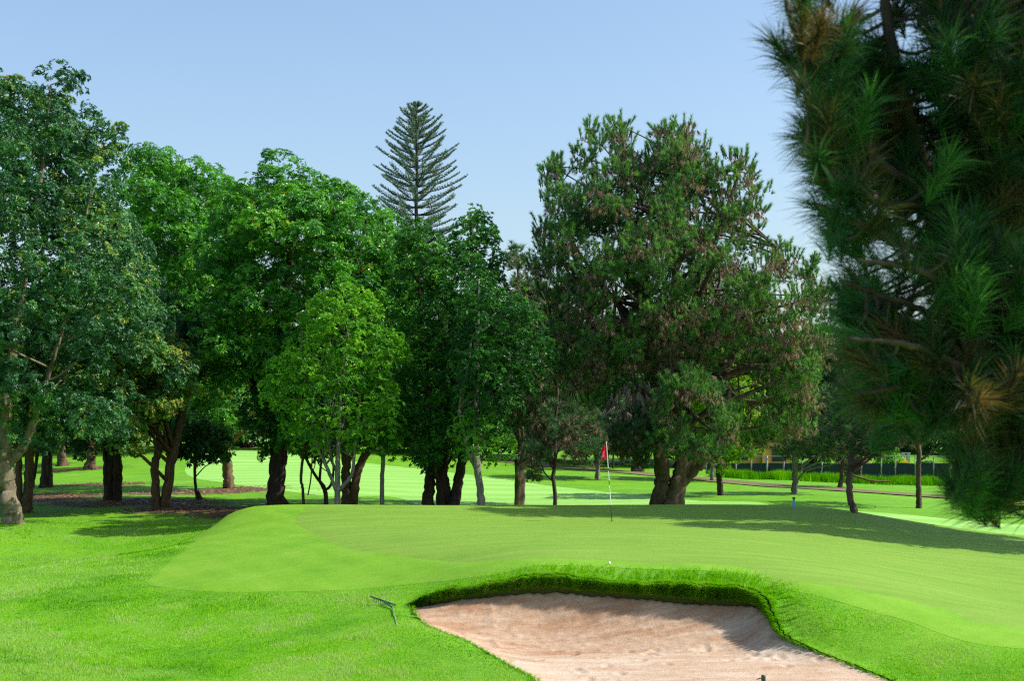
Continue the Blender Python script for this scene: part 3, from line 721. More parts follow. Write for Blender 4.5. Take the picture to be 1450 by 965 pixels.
def pine(name, label, cat, base, d, stems, crowns, bark, k=30, L=.26, W=.022, dens=26, limbs=60, lr=.13, seed=1, brown=.3, bias=.62, group=None, low=.3, sag=.05, flare=1.3, twig=True, dead=None, candles=0):
    bx = (base[0] - 725) / F * d; org = np.array([bx, d, hgt(bx, d)])
    root = empty(name, org, label, cat, group)
    mb, paths = trunk_mesh(stems, d, sides=14, bump=.22, flare=flare)
    parts = []; allC = []; tw = mb
    for ci, c in enumerate(crowns):
        c = dict(c); poly = c.pop('poly'); dn = c.pop('dens', dens); dd = d + c.pop('dd', 0); br = c.pop('brown', brown); bs = c.pop('bias', bias)
        Cc, r = clumps(poly, dd, seed=seed * 7 + ci, **c)
        P, A, idx = on_clumps(Cc, r, dn, .8, seed * 11 + ci, .9, shell=.35, zmin=-.5)
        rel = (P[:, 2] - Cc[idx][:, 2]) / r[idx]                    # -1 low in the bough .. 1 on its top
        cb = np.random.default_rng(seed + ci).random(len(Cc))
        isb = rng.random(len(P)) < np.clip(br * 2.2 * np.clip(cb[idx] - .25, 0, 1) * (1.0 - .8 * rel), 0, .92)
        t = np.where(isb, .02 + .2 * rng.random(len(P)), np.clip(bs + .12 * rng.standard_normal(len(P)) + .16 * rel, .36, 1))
        A2 = A.copy(); A2[isb] = A[isb] * .4 + np.array([0, 0, -.75]); A2 /= np.linalg.norm(A2, axis=1)[:, None]
        g_, b_ = ~isb, isb
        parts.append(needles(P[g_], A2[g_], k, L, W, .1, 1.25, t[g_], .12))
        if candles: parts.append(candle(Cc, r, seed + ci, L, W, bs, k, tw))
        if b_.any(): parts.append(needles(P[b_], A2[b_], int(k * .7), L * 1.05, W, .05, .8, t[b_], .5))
        allC.append(Cc)
        if twig:
            sel = rng.random(len(P)) < 8.0 / dens
            for p, q in zip(P[sel], Cc[idx][sel]): tw.tube(np.array([q, (p + q) / 2 - [0, 0, .05], p]), [.022, .016, .008], 4, False)
    allC = np.vstack(allC); g = np.random.default_rng(seed)
    add_limbs(mb, paths, allC[g.permutation(len(allC))[:limbs]], lr, .02, sag, seed, low)
    mb.build('trunk', bark, root, org)
    foliage('crown', L_pine, parts, root, org)
    if dead:
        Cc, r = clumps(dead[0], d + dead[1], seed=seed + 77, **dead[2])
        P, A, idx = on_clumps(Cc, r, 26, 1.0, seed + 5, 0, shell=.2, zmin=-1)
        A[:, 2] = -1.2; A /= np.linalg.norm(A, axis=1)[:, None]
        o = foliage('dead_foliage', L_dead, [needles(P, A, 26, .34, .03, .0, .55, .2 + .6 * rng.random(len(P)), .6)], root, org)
        o['label'] = 'grey brown dead needles hanging from a broken bough'
    return root

# --- left: big glossy tree and the grove round it
broadleaf('leafy_tree', 'tallest glossy blue-green tree at the left edge, on a thick pale leaning trunk', 'tree', (18, 742), 55,
    [[(18, 742, 31, 0), (14, 715, 25), (9, 680, 23), (5, 640, 20), (10, 560, 16), (30, 420, 10), (58, 250, 6), (72, 120, 3)], [(4, 640, 18, .3), (-20, 600, 16), (-50, 480, 12), (-60, 300, 8)], [(8, 660, 16, .2), (34, 632, 13), (60, 560, 7), (100, 420, 5), (130, 260, 3)]],
    [dict(poly=[(-130, 150), (-60, 100), (-10, 112), (18, 118), (40, 118), (60, 130), (90, 150), (105, 175), (135, 200), (160, 215), (160, 260), (172, 290), (183, 330), (195, 370), (215, 410), (232, 470), (225, 505), (190, 530), (180, 600), (150, 640), (110, 600), (80, 640), (40, 655), (-20, 640), (-100, 600), (-140, 400)], thick=4.4, n=460, r0=.45, r1=1.1, gap=.24, gs=.45, sep=.60),
     dict(poly=[(-5, 140), (8, 115), (22, 104), (40, 112), (52, 130), (50, 160), (10, 170)], thick=1.0, n=16, r0=.25, r1=.5, gap=.3),
     dict(poly=[(52, 130), (56, 96), (75, 84), (98, 86), (120, 92), (112, 122), (98, 140), (105, 175), (60, 180)], thick=1.0, n=22, r0=.25, r1=.5, gap=.28),
     dict(poly=[(112, 230), (118, 175), (133, 148), (150, 172), (184, 184), (178, 212), (160, 235)], thick=1.0, n=20, r0=.22, r1=.5, gap=.3)],
    BK_pale, L_oak, k=8, L=.115, W=.05, dens=230, limbs=12, lr=.05, up=.35, flat=.85, tint0=.42, tvar=.22, seed=3, flare=1.12)
broadleaf('leafy_tree', 'drooping blue-green tree on dark twin trunks, beside the tall left-edge tree', 'tree', (158, 709), 66,
    [[(156, 709, 13, 0), (156, 670, 11), (158, 640, 12), (165, 560, 9), (175, 420, 6)], [(165, 709, 14, 0), (166, 665, 13), (166, 620, 11), (150, 520, 8)], [(151, 700, 9, 0), (150, 650, 8), (140, 560, 6)]],
    [dict(poly=[(90, 300), (150, 290), (195, 340), (222, 430), (225, 520), (205, 590), (195, 650), (170, 645), (150, 660), (120, 650), (85, 600)], thick=3.5, n=150, r0=.5, r1=1.1, gap=.3)],
    BK_dark, L_oak, k=8, L=.135, W=.06, dens=160, limbs=20, lr=.1, up=.1, tint0=.40, tvar=.2, seed=5, flat=.95)
broadleaf('leafy_tree', 'tree on a leaning V trunk whose leaves, tinted as if sunlit, turn orange at the tips', 'tree', (226, 716), 62.5,
    [[(222, 716, 13, 0), (220, 660, 11), (226, 630, 10), (218, 580, 8), (205, 530, 5)], [(233, 716, 14, 0), (240, 670, 13), (250, 620, 12), (262, 570, 10), (285, 500, 8), (300, 440, 5)], [(242, 665, 8, .2), (237, 620, 7), (240, 560, 5)]],
    [dict(poly=[(150, 500), (190, 478), (225, 472), (250, 485), (270, 503), (288, 530), (274, 560), (246, 580), (215, 600), (192, 650), (172, 640), (150, 600)], thick=2.0, n=150, r0=.35, r1=.8, gap=.22, tint=.80, dd=-2.5),  # tint raised to look sunlit, since this crown stands mostly in shade
     dict(poly=[(215, 400), (260, 430), (300, 470), (300, 540), (285, 560), (250, 480)], thick=2.5, n=45, r0=.5, r1=.9, gap=.35, dd=2, tint=.35)],
    BK_brown, L_oak, k=8, L=.135, W=.06, dens=190, limbs=20, lr=.1, up=.3, tint0=.55, tvar=.26, seed=7)
broadleaf('leafy_tree', 'dark tree on two burred trunks just behind the pale left-edge trunk', 'tree', (38, 723), 61,
    [[(36, 723, 17, 0), (40, 690, 13), (42, 650, 12), (48, 560, 9)], [(28, 715, 11, 0), (26, 660, 9), (24, 560, 7)]],
    [dict(poly=[(-60, 480), (0, 440), (70, 470), (100, 560), (80, 630), (20, 640), (-50, 620)], thick=3, n=70, r0=.6, r1=1.1, gap=.3)],
    BK_brown, L_dark, k=7, L=.22, W=.1, dens=50, limbs=12, tint0=.3, seed=9)
broadleaf('leafy_tree', 'very dark trunked grove tree with litter at its foot, left of the drooping tree', 'tree', (65, 684), 80,
    [[(63, 684, 13, 0), (65, 650, 11), (66, 620, 11), (70, 520, 7)], [(72, 675, 7, 0), (71, 630, 6), (80, 540, 5)], [(46, 668, 5, 0), (54, 632, 5), (60, 580, 4)]],
    [dict(poly=[(0, 420), (70, 380), (140, 430), (150, 560), (130, 625), (60, 640), (0, 620)], thick=4, n=80, r0=.8, r1=1.4, gap=.3)],
    BK_dark, L_dark, k=7, L=.28, W=.12, dens=34, limbs=12, tint0=.3, seed=10)
broadleaf('leafy_tree', 'sunlit bare grey-brown trunk deep in the grove, farthest left of the pair', 'tree', (88, 659), 113,
    [[(88, 659, 14, 0), (88, 640, 11), (87, 600, 10), (90, 500, 6)]],
    [dict(poly=[(30, 470), (90, 430), (150, 480), (150, 600), (90, 635), (30, 615)], thick=5, n=60, r0=1, r1=1.8, gap=.3)],
    BK_brown, L_far, k=6, L=.4, W=.18, dens=20, limbs=10, tint0=.35, seed=12, flare=1.6)
broadleaf('leafy_tree', 'stout brown flared trunk deep in the grove, between the two dark trunks', 'tree', (127, 666), 104,
    [[(127, 666, 16, 0), (129, 645, 11), (130, 610, 10), (132, 500, 6)]],
    [dict(poly=[(80, 450), (140, 420), (200, 470), (200, 600), (140, 630), (85, 610)], thick=5, n=60, r0=1, r1=1.7, gap=.3)],
    BK_brown, L_far, k=6, L=.38, W=.17, dens=20, limbs=10, tint0=.35, seed=13, flare=1.6)
broadleaf('young_tree', 'thin sapling with a low dark round crown and a stub beside its stem', 'tree', (278, 709), 67,
    [[(280, 709, 5, 0), (277, 690, 4), (276, 650, 4), (277, 610, 3)], [(283, 709, 9, 0), (279, 696, 5)]],
    [dict(poly=[(238, 640), (250, 612), (278, 600), (308, 612), (325, 640), (312, 658), (280, 655), (255, 662)], thick=1.4, n=46, r0=.3, r1=.6, gap=.2)],
    BK_dark, L_dark, k=7, L=.17, W=.08, dens=90, limbs=9, lr=.03, tint0=.22, seed=15, up=.1)
broadleaf('leafy_tree', 'mossy-trunked tree behind the sapling, its bright crown forming the left skyline hump', 'tree', (324, 692), 76,
    [[(325, 692, 17, 0), (322, 665, 14), (317, 635, 15), (318, 610, 14), (300, 500, 10), (270, 360, 6)], [(319, 640, 10, .3), (335, 618, 8), (360, 605, 6)], [(318, 615, 9, .2), (330, 500, 8), (320, 340, 4)]],
    [dict(poly=[(180, 250), (196, 236), (222, 222), (240, 221), (255, 235), (275, 250), (300, 238), (322, 255), (345, 275), (365, 320), (365, 400), (350, 520), (330, 600), (300, 590), (285, 540), (250, 520), (225, 460), (200, 370), (186, 310)], thick=5, n=270, r0=.55, r1=1.25, gap=.27, gs=.4, sep=.68, edge=.4),
     dict(poly=[(270, 540), (310, 560), (380, 560), (370, 610), (330, 625), (280, 610)], thick=2.5, n=34, r0=.5, r1=.9, gap=.3, tint=.3)],
    BK_moss, L_mag, k=8, L=.18, W=.066, dens=120, limbs=30, lr=.13, up=.6, flat=.62, tint0=.55, seed=17)
broadleaf('leafy_tree', 'broad dense bright green tree with layered leaves, on a thick black trunk', 'tree', (391, 721), 64,
    [[(391, 721, 26, 0), (392, 680, 23), (394, 640, 24), (396, 600, 24), (400, 500, 17), (410, 380, 11), (420, 290, 5)], [(396, 590, 15, .2), (350, 520, 11), (320, 430, 7), (330, 340, 5)], [(398, 560, 14, .2), (450, 470, 11), (500, 380, 7), (520, 310, 4)]],
    [dict(poly=[(318, 300), (345, 268), (382, 255), (390, 234), (404, 229), (425, 246), (450, 255), (482, 262), (512, 268), (535, 290), (556, 315), (578, 345), (590, 400), (588, 470), (560, 520), (470, 500), (420, 540), (395, 575), (350, 560), (300, 540), (285, 480), (300, 380)], thick=4.6, n=380, r0=.5, r1=1.15, gap=.22, gs=.4, sep=.66, edge=.38),
     dict(poly=[(350, 560), (400, 545), (430, 590), (420, 625), (380, 640), (350, 625), (340, 590)], thick=2, n=40, r0=.35, r1=.7, gap=.25, tint=.35),
     dict(poly=[(374, 630), (386, 625), (386, 655), (378, 655)], thick=.3, n=5, r0=.15, r1=.25, gap=.0, tint=.4)],
    BK_dark, L_mag, k=8, L=.155, W=.058, dens=155, limbs=40, lr=.16, up=.75, flat=.55, tint0=.55, seed=19)
# --- middle
broadleaf('leafy_tree', 'small rounded light green tree on pale forked stems, in front of the black trunk', 'tree', (478, 717), 53,
    [[(478, 717, 9, 0), (477, 695, 8), (478, 660, 7), (480, 600, 5), (485, 520, 2)], [(476, 695, 5, -.1), (462, 660, 5), (447, 625, 4), (435, 560, 3)], [(480, 695, 6, .1), (498, 672, 5), (502, 640, 4), (510, 560, 3)], [(477, 670, 4, .2), (468, 645, 4), (466, 600, 3)]],
    [dict(poly=[(452, 425), (466, 412), (478, 400), (490, 393), (505, 400), (516, 392), (530, 425), (545, 440), (548, 470), (577, 490), (578, 515), (556, 540), (572, 575), (566, 610), (540, 640), (500, 645), (470, 655), (440, 640), (415, 640), (400, 600), (378, 575), (365, 560), (385, 520), (420, 480), (424, 455), (440, 440)], thick=2.1, n=330, r0=.2, r1=.42, gap=.30, gs=.9, sep=.8, edge=1.0)],
    BK_grey, L_bush, k=7, L=.105, W=.048, dens=380, limbs=26, lr=.05, up=1.1, flat=1.7, tint0=.62, tvar=.22, seed=21, spread=.85)
broadleaf('thin_tree', 'thin squiggly stem left of the pale forked stems', 'tree', (430, 716), 56,
    [[(430, 717, 5, 0), (429, 695, 4), (426, 680, 4), (428, 655, 4), (432, 620, 3), (436, 580, 2)], [(436, 702, 2, .4), (440, 680, 2, .4), (442, 650, 2, .4)]],
    [dict(poly=[(405, 590), (435, 575), (455, 600), (450, 640), (425, 650), (400, 635)], thick=.8, n=20, r0=.25, r1=.45, gap=.2)],
    BK_brown, L_bush, k=7, L=.15, W=.07, dens=110, limbs=6, lr=.02, tint0=.38, seed=22)
broadleaf('thin_tree', 'low dark Y-shaped tree between the squiggly stem and the pale stems', 'tree', (462, 709), 58,
    [[(462, 709, 7, 0), (460, 695, 6), (448, 676, 4), (434, 650, 4), (430, 610, 3)], [(461, 695, 4, .1), (468, 688, 4), (472, 670, 3), (470, 640, 3)], [(461, 698, 4, -.1), (453, 680, 4), (455, 650, 3), (454, 600, 3)]],
    [dict(poly=[(410, 600), (440, 580), (480, 590), (485, 640), (450, 655), (415, 640)], thick=1, n=26, r0=.3, r1=.55, gap=.2)],
    BK_dark, L_dark, k=7, L=.16, W=.07, dens=80, limbs=6, lr=.02, tint0=.4, seed=23)
broadleaf('leafy_tree', 'brown two-limbed tree leaning apart behind the light green tree', 'tree', (496, 706), 64,
    [[(492, 706, 15, 0), (490, 680, 13), (490, 645, 12), (486, 600, 10), (470, 500, 6)], [(499, 706, 13, 0), (505, 675, 12), (516, 645, 11), (535, 622, 10), (560, 560, 8), (570, 480, 5)]],
    [dict(poly=[(430, 470), (500, 430), (580, 450), (610, 540), (600, 620), (560, 650), (500, 640), (440, 630)], thick=3, n=90, r0=.6, r1=1.1, gap=.28)],
    BK_brown, L_dark, k=7, L=.24, W=.1, dens=52, limbs=14, lr=.1, tint0=.35, seed=25)
broadleaf('thin_tree', 'straight pole-like grey trunk standing alone right of the light green tree', 'tree', (541, 719), 54.5,
    [[(541, 719, 7, 0), (541, 690, 6), (542, 650, 6), (541, 610, 5), (540, 580, 3)]],
    [dict(poly=[(510, 560), (540, 535), (570, 560), (578, 610), (560, 645), (525, 640), (505, 610)], thick=1.3, n=46, r0=.25, r1=.5, gap=.2)],
    BK_grey, L_bush, k=7, L=.16, W=.07, dens=120, limbs=8, lr=.025, tint0=.38, seed=27, up=.7)
broadleaf('columnar_tree', 'tall dark green tree with pointed tips, on a cluster of stout trunks', 'tree', (625, 716), 57,
    [[(606, 717, 19, 0), (607, 690, 16), (609, 645, 15), (605, 560, 11), (595, 430, 6), (590, 330, 3)], [(624, 717, 15, 0), (623, 680, 13), (620, 650, 13), (630, 560, 9), (640, 420, 5)], [(634, 717, 15, .3), (632, 690, 11), (628, 660, 11), (640, 540, 8)], [(640, 717, 17, 0), (648, 685, 14), (655, 650, 13), (665, 560, 10), (668, 420, 6), (667, 300, 3)]],
    [dict(poly=[(556, 345), (572, 322), (585, 312), (598, 325), (612, 315), (625, 345), (640, 350), (648, 330), (655, 305), (665, 288), (676, 312), (688, 296), (698, 330), (708, 352), (716, 400), (722, 480), (705, 560), (690, 630), (660, 655), (610, 655), (572, 640), (555, 590), (545, 500), (550, 420)], thick=3.2, n=460, r0=.22, r1=.55, gap=.28, gs=.6, sep=.75, edge=.95),
     dict(poly=[(560, 650), (590, 640), (625, 640), (640, 655), (600, 668), (570, 662)], thick=.9, n=14, r0=.2, r1=.4, gap=.1, dd=-2.2, tint=.4)],
    BK_dark, L_dark, k=7, L=.125, W=.055, dens=260, limbs=30, lr=.1, up=1.1, flat=1.9, tint0=.58, tvar=.22, seed=29, spread=.85)
broadleaf('leafy_tree', 'slender tree on a leaning grey trunk, its lower leaves tinted yellow-green as if lit through', 'tree', (682, 717), 52.5,
    [[(682, 717, 13, 0), (679, 690, 10), (675, 650, 10), (674, 600, 8), (676, 480, 5), (678, 395, 2)], [(674, 665, 6, .2), (664, 640, 6), (650, 580, 5)], [(675, 630, 6, .2), (710, 560, 5), (745, 480, 3)]],
    [dict(poly=[(655, 420), (672, 385), (690, 400), (715, 425), (735, 412), (752, 440), (768, 470), (785, 500), (772, 525), (748, 560), (726, 590), (708, 620), (690, 625), (655, 600), (640, 540), (648, 470)], thick=2.0, n=150, r0=.3, r1=.65, gap=.3, gs=.8),
     dict(poly=[(640, 600), (690, 590), (725, 600), (725, 650), (705, 662), (690, 650), (650, 650)], thick=1.3, n=44, r0=.25, r1=.5, gap=.25, tint=.85)],  # lower leaves get a lighter tint, the look of light coming through
    BK_grey, L_dark, k=7, L=.11, W=.045, dens=280, limbs=22, lr=.05, up=1.0, flat=1.5, tint0=.40, tvar=.2, seed=31, spread=.95)
pine('pine_tree', 'narrow dark pine standing back between the pointed dark tree and the big pine', 'tree', (735, 690), 66,
    [[(735, 690, 14, 0), (735, 600, 13), (738, 480, 9), (732, 360, 3)]],
    [dict(poly=[(712, 380), (722, 345), (735, 345), (748, 365), (765, 400), (800, 450), (830, 500), (850, 560), (840, 640), (780, 660), (720, 650), (690, 600), (690, 500), (704, 440)], thick=3.6, n=150, r0=.6, r1=1.0, gap=.25, brown=.35, bias=.5)],
    BK_pine, k=34, L=.28, W=.021, dens=55, limbs=40, lr=.1, seed=33)
pine('pine_tree', 'small droopy dark pine on a thin crooked black stem left of the flag', 'tree', (787, 717), 52,
    [[(787, 717, 6, 0), (785, 690, 5), (783, 675, 5), (786, 655, 5), (787, 600, 4), (790, 550, 3)]],
    [dict(poly=[(742, 640), (752, 600), (790, 560), (835, 590), (862, 620), (858, 660), (820, 668), (800, 650), (775, 655), (762, 695), (748, 690)], thick=1.6, n=60, r0=.35, r1=.6, gap=.2, brown=.45, bias=.42)],
    BK_dark, k=36, L=.25, W=.017, dens=80, limbs=14, lr=.03, seed=35)
# --- the big pine
pine('pine_tree', 'biggest pine, broad crown of green and rusty needles behind the flag, on stout forked trunks', 'tree', (940, 717), 57,
    [[(931, 718, 26, 0), (936, 690, 20), (936, 660, 20), (930, 560, 17), (922, 470, 14), (905, 360, 10), (885, 260, 6), (882, 190, 3)],
     [(949, 718, 36, 0), (958, 690, 24), (966, 655, 22), (965, 560, 17), (955, 440, 12), (960, 330, 8), (965, 210, 4)],
     [(950, 700, 20, .4), (978, 670, 17), (1000, 640, 14), (1015, 540, 15), (1040, 500, 12), (1080, 420, 8), (1100, 350, 5)],
     [(1015, 545, 10, .5), (1060, 570, 8), (1110, 560, 6), (1150, 540, 4)], [(924, 480, 9, -.5), (890, 445, 8), (850, 400, 6), (800, 330, 4)], [(960, 450, 9, .5), (1010, 350, 7), (1045, 250, 4)]],
    [dict(holes=[(846, 345, 17), (822, 300, 9), (905, 318, 10), (1012, 300, 11), (1004, 245, 8), (1070, 352, 12), (1112, 405, 12), (960, 400, 9), (800, 395, 10), (1130, 465, 12), (880, 440, 12)], poly=[(766, 255), (778, 228), (790, 226), (800, 262), (810, 268), (815, 206), (832, 184), (848, 196), (856, 232), (866, 172), (882, 162), (896, 170), (906, 215), (914, 238), (922, 180), (942, 178), (955, 200), (966, 177), (982, 185), (994, 215), (1003, 285), (1012, 220), (1026, 198), (1040, 200), (1048, 240), (1056, 212), (1072, 232), (1082, 275), (1090, 318), (1104, 306), (1120, 316), (1130, 352), (1150, 380), (1165, 420), (1172, 480), (1168, 540), (1150, 590), (1110, 600), (1085, 560), (1050, 530), (1010, 540), (960, 530), (900, 560), (850, 600), (800, 570), (772, 500), (762, 430), (752, 385), (757, 340), (772, 310)], thick=4.6, n=640, r0=.34, r1=.8, gap=.33, gs=.6, sep=.66, edge=.55),
     dict(poly=[(800, 300), (850, 230), (950, 220), (1030, 260), (1080, 330), (1120, 420), (1110, 520), (1000, 520), (880, 540), (800, 500), (780, 400)], thick=2.2, n=75, r0=.6, r1=1.0, gap=.33, brown=.6, bias=.55),  # inner boughs tinted darker: shade inside the crown put into the colour
     dict(poly=[(925, 560), (960, 525), (1000, 540), (1035, 590), (1040, 640), (1000, 665), (960, 655), (925, 645)], thick=1.7, n=90, r0=.28, r1=.6, gap=.3, gs=.8, dd=-3.6, brown=.9, bias=.68),
     dict(poly=[(850, 600), (900, 590), (935, 600), (940, 650), (905, 668), (865, 650)], thick=1.8, n=36, r0=.45, r1=.75, gap=.15, dd=-2, brown=.3, bias=.45),
     dict(poly=[(1040, 560), (1110, 570), (1150, 560), (1140, 620), (1090, 640), (1045, 640)], thick=2.2, n=44, r0=.45, r1=.8, gap=.3, dd=1, brown=.5)],
    BK_pine, k=50, L=.22, W=.0135, dens=62, limbs=100, low=.5, lr=.16, seed=37, brown=1.5, bias=.70, candles=1,
    dead=([(835, 600), (870, 560), (905, 520), (920, 560), (905, 610), (870, 630), (845, 640)], -2.6, dict(thick=1.0, n=34, r0=.3, r1=.6, gap=.2)))
broadleaf('leafy_tree', 'sunlit yellow-green tree glimpsed under the big pine', 'tree', (1020, 700), 74,
    [[(1020, 700, 9, 0), (1018, 640, 8), (1015, 560, 6)]],
    [dict(poly=[(985, 520), (1010, 490), (1050, 520), (1068, 600), (1066, 645), (1040, 662), (1000, 664), (978, 640), (975, 600)], thick=2.4, n=80, r0=.4, r1=.8, gap=.3)],
    BK_dark, L_sun, k=7, L=.26, W=.12, dens=60, limbs=14, lr=.05, tint0=.45, seed=39)
# --- right
pine('pine_tree', 'small blue-green pine with a bare grey trunk, beyond the blue stake', 'tree', (1125, 698), 76,
    [[(1125, 698, 9, 0), (1126, 670, 8), (1126, 640, 8), (1130, 590, 5), (1135, 540, 3)]],
    [dict(poly=[(1095, 640), (1098, 600), (1120, 560), (1160, 545), (1200, 570), (1225, 620), (1210, 655), (1180, 650), (1150, 665), (1110, 660)], thick=2.4, n=80, r0=.5, r1=.85, gap=.15, brown=.06, bias=.46)],
    BK_grey, k=32, L=.30, W=.024, dens=52, limbs=16, lr=.05, seed=41)
pine('pine_tree', 'little pine with a short forked trunk in front of the tall grass bank', 'tree', (1190, 690), 88,
    [[(1190, 690, 7, 0), (1192, 675, 6), (1194, 650, 5), (1200, 600, 3)], [(1194, 668, 3, .2), (1215, 676, 3), (1240, 682, 3), (1262, 682, 2)]],
    [dict(poly=[(1160, 640), (1170, 590), (1210, 570), (1250, 600), (1255, 650), (1215, 660), (1180, 662)], thick=2.2, n=50, r0=.5, r1=.9, gap=.2, brown=.2, bias=.45)],
    BK_brown, k=30, L=.32, W=.027, dens=45, limbs=10, lr=.04, seed=43)
pine('pine_tree', 'crooked little pine rooted on the rim of the green, right of the blue stake', 'tree', (1211, 734), 44.6,
    [[(1211, 734, 10, 0), (1206, 712, 9), (1203, 690, 9), (1205, 655, 8), (1212, 600, 6), (1222, 540, 4)]],
    [dict(poly=[(1170, 620), (1180, 540), (1230, 490), (1280, 530), (1290, 620), (1250, 655), (1205, 650)], thick=1.5, n=70, r0=.35, r1=.6, gap=.2, brown=.2, bias=.5)],
    BK_pine, k=36, L=.24, W=.016, dens=70, limbs=16, lr=.04, seed=45)
pine('pine_tree', 'slim straight pine trunk against the tall grass at the far right', 'tree', (1302, 709), 66,
    [[(1302, 709, 8, 0), (1301, 680, 7), (1301, 640, 7), (1300, 560, 5)]],
    [dict(poly=[(1260, 620), (1270, 540), (1310, 500), (1350, 560), (1345, 630), (1300, 645)], thick=2, n=60, r0=.5, r1=.8, gap=.2, brown=.2, bias=.5)],
    BK_pine, k=32, L=.28, W=.021, dens=50, limbs=14, lr=.05, seed=47)
# trees at the right whose shade lies across the back of the green
for (px_, d_, poly, lab, sd, nn_) in [
    (1490, 44, [(1325, 400), (1310, 250), (1340, 120), (1400, 20), (1470, -50), (1540, 10), (1600, 140), (1640, 300), (1620, 460), (1540, 540), (1420, 520), (1350, 480)], 'tall pine at the right margin, seen through gaps in the nearest boughs', 49, 330),
    (1690, 39, [(1560, 480), (1540, 300), (1590, 140), (1690, 40), (1780, 160), (1830, 330), (1790, 500), (1680, 560)], 'pine past the right margin, behind the nearest boughs', 50, 190)]:
    pine('pine_tree', lab, 'tree', (px_, 730), d_, [[(px_, 730, 20, 0), (px_ + 4, 620, 16), (px_ - 4, 400, 12), (px_ - 8, 120, 5)]],
         [dict(poly=poly, thick=3.4, n=nn_, r0=.6, r1=1.15, gap=.14, brown=.25, bias=.6)], BK_pine, k=34, L=.28, W=.028, dens=70, limbs=50, lr=.12, seed=sd)

# --- Norfolk pine far behind
def norfolk():
    d = 128; base = at(590, 640, d); zt = at(590, 146, d)[2]
    org = np.array([base[0], d, hgt(base[0], d)])
    root = empty('norfolk_pine', org, 'tall symmetrical star-branched conifer rising above the skyline', 'tree')
    mb = MB(); z0 = org[2] - .3
    zz = np.linspace(z0, zt, 30); mb.tube(np.column_stack([np.full(30, base[0]) + .05 * np.sin(zz), np.full(30, d), zz]), np.linspace(.42, .05, 30), 10, True, .08)
    P = []; A = []; T = []
    br = mb; z = zt - .35; k = 0
    H = zt - at(590, 330, d)[2]
    while z > org[2] + 7:
        f = (zt - z) / H                       # 1 at the skyline of the nearer trees
        Lb = 4.25 * (1 - math.exp(-2.3 * f)) / (1 - math.exp(-2.3)) + .25
        nb = 6 if f < .25 else 7
        for i in range(nb):
            a = i / nb * 6.283 + k * .55 + rng.uniform(-.2, .2); L_ = Lb * rng.uniform(.62, 1.1)
            if rng.random() < .06: continue
            u = np.linspace(0, 1, 12); rise = .42 * (1 - min(f, 1)) + .16
            path = np.column_stack([base[0] + np.cos(a) * L_ * u, d + np.sin(a) * L_ * u, z + L_ * (rise * u * 1.0 - .25 * u * (1 - u) + .05 * u ** 3)])
            br.tube(path, np.linspace(.055, .02, 12), 5, False)
            # side branchlets: upturned ropes along each bough
            m = int(3 + L_ * 2.6)
            for q in np.linspace(.28 if f > .3 else .15, 1.0, m):
                p = path[0] * 0 + np.array([np.interp(q, u, path[:, c]) for c in range(3)])
                for sgn in (-1, 1):
                    side = np.array([-np.sin(a), np.cos(a), 0]) * sgn
                    dirv = np.array([np.cos(a), np.sin(a), 0]) * .6 + side * .4 + np.array([0, 0, .5])
                    ln_ = (.22 + .42 * L_ / 4.2) * (.75 + .3 * rng.random()) * (1 - .35 * max(0, q - .8) * 5)
                    for s_ in np.linspace(.0, 1, 3):
                        P.append(p + dirv * ln_ * s_); A.append(dirv + np.array([0, 0, .35 * s_])); T.append(.45 + .15 * rng.standard_normal())
        z -= (.47 + .14 * min(f, 1)) * rng.uniform(.8, 1.2); k += 1
    mb.build('trunk', BK_dark, root, org)
    A = np.array(A); A /= np.linalg.norm(A, axis=1)[:, None]
    foliage('crown', L_nor, [needles(np.array(P), A, 10, .22, .05, .1, 1.2, np.clip(T, 0, 1), 0)], root, org)
norfolk()

# --- trees far behind, closing the view
def far_tree(px, d, w, top, bottom, label, seed, leaf=None, tint=.45, pine_=False):
    r = random.Random(seed); n = 15; poly = []; w *= 1.35; top -= 15; bottom += 4
    for i in range(n):
        a = i / n * 2 * math.pi; q = 1 + r.uniform(-.14, .14)
        cx, cy = px, (top + bottom) / 2
        poly.append((cx + math.cos(a) * w / 2 * q, cy - math.sin(a) * (bottom - top) / 2 * q * (1 if math.sin(a) > 0 else .9)))
    stems = [[(px, HZ + 24, w * .07, 0), (px + r.uniform(-4, 4), bottom - 5, w * .055), (px + r.uniform(-6, 6), (top + bottom) / 2, w * .03)]]
    return broadleaf('leafy_tree', label, 'tree', (px, HZ + 24), d, stems, [dict(poly=poly, thick=w / F * d * .42, n=110, r0=w / F * d * .08, r1=w / F * d * .16, gap=.15, gs=.25)],
                     BK_dark, leaf or L_far, k=6, L=.34, W=.16, dens=34, limbs=10, lr=.12, tint0=tint, seed=seed, group='trees behind the fairway', flare=1.5)
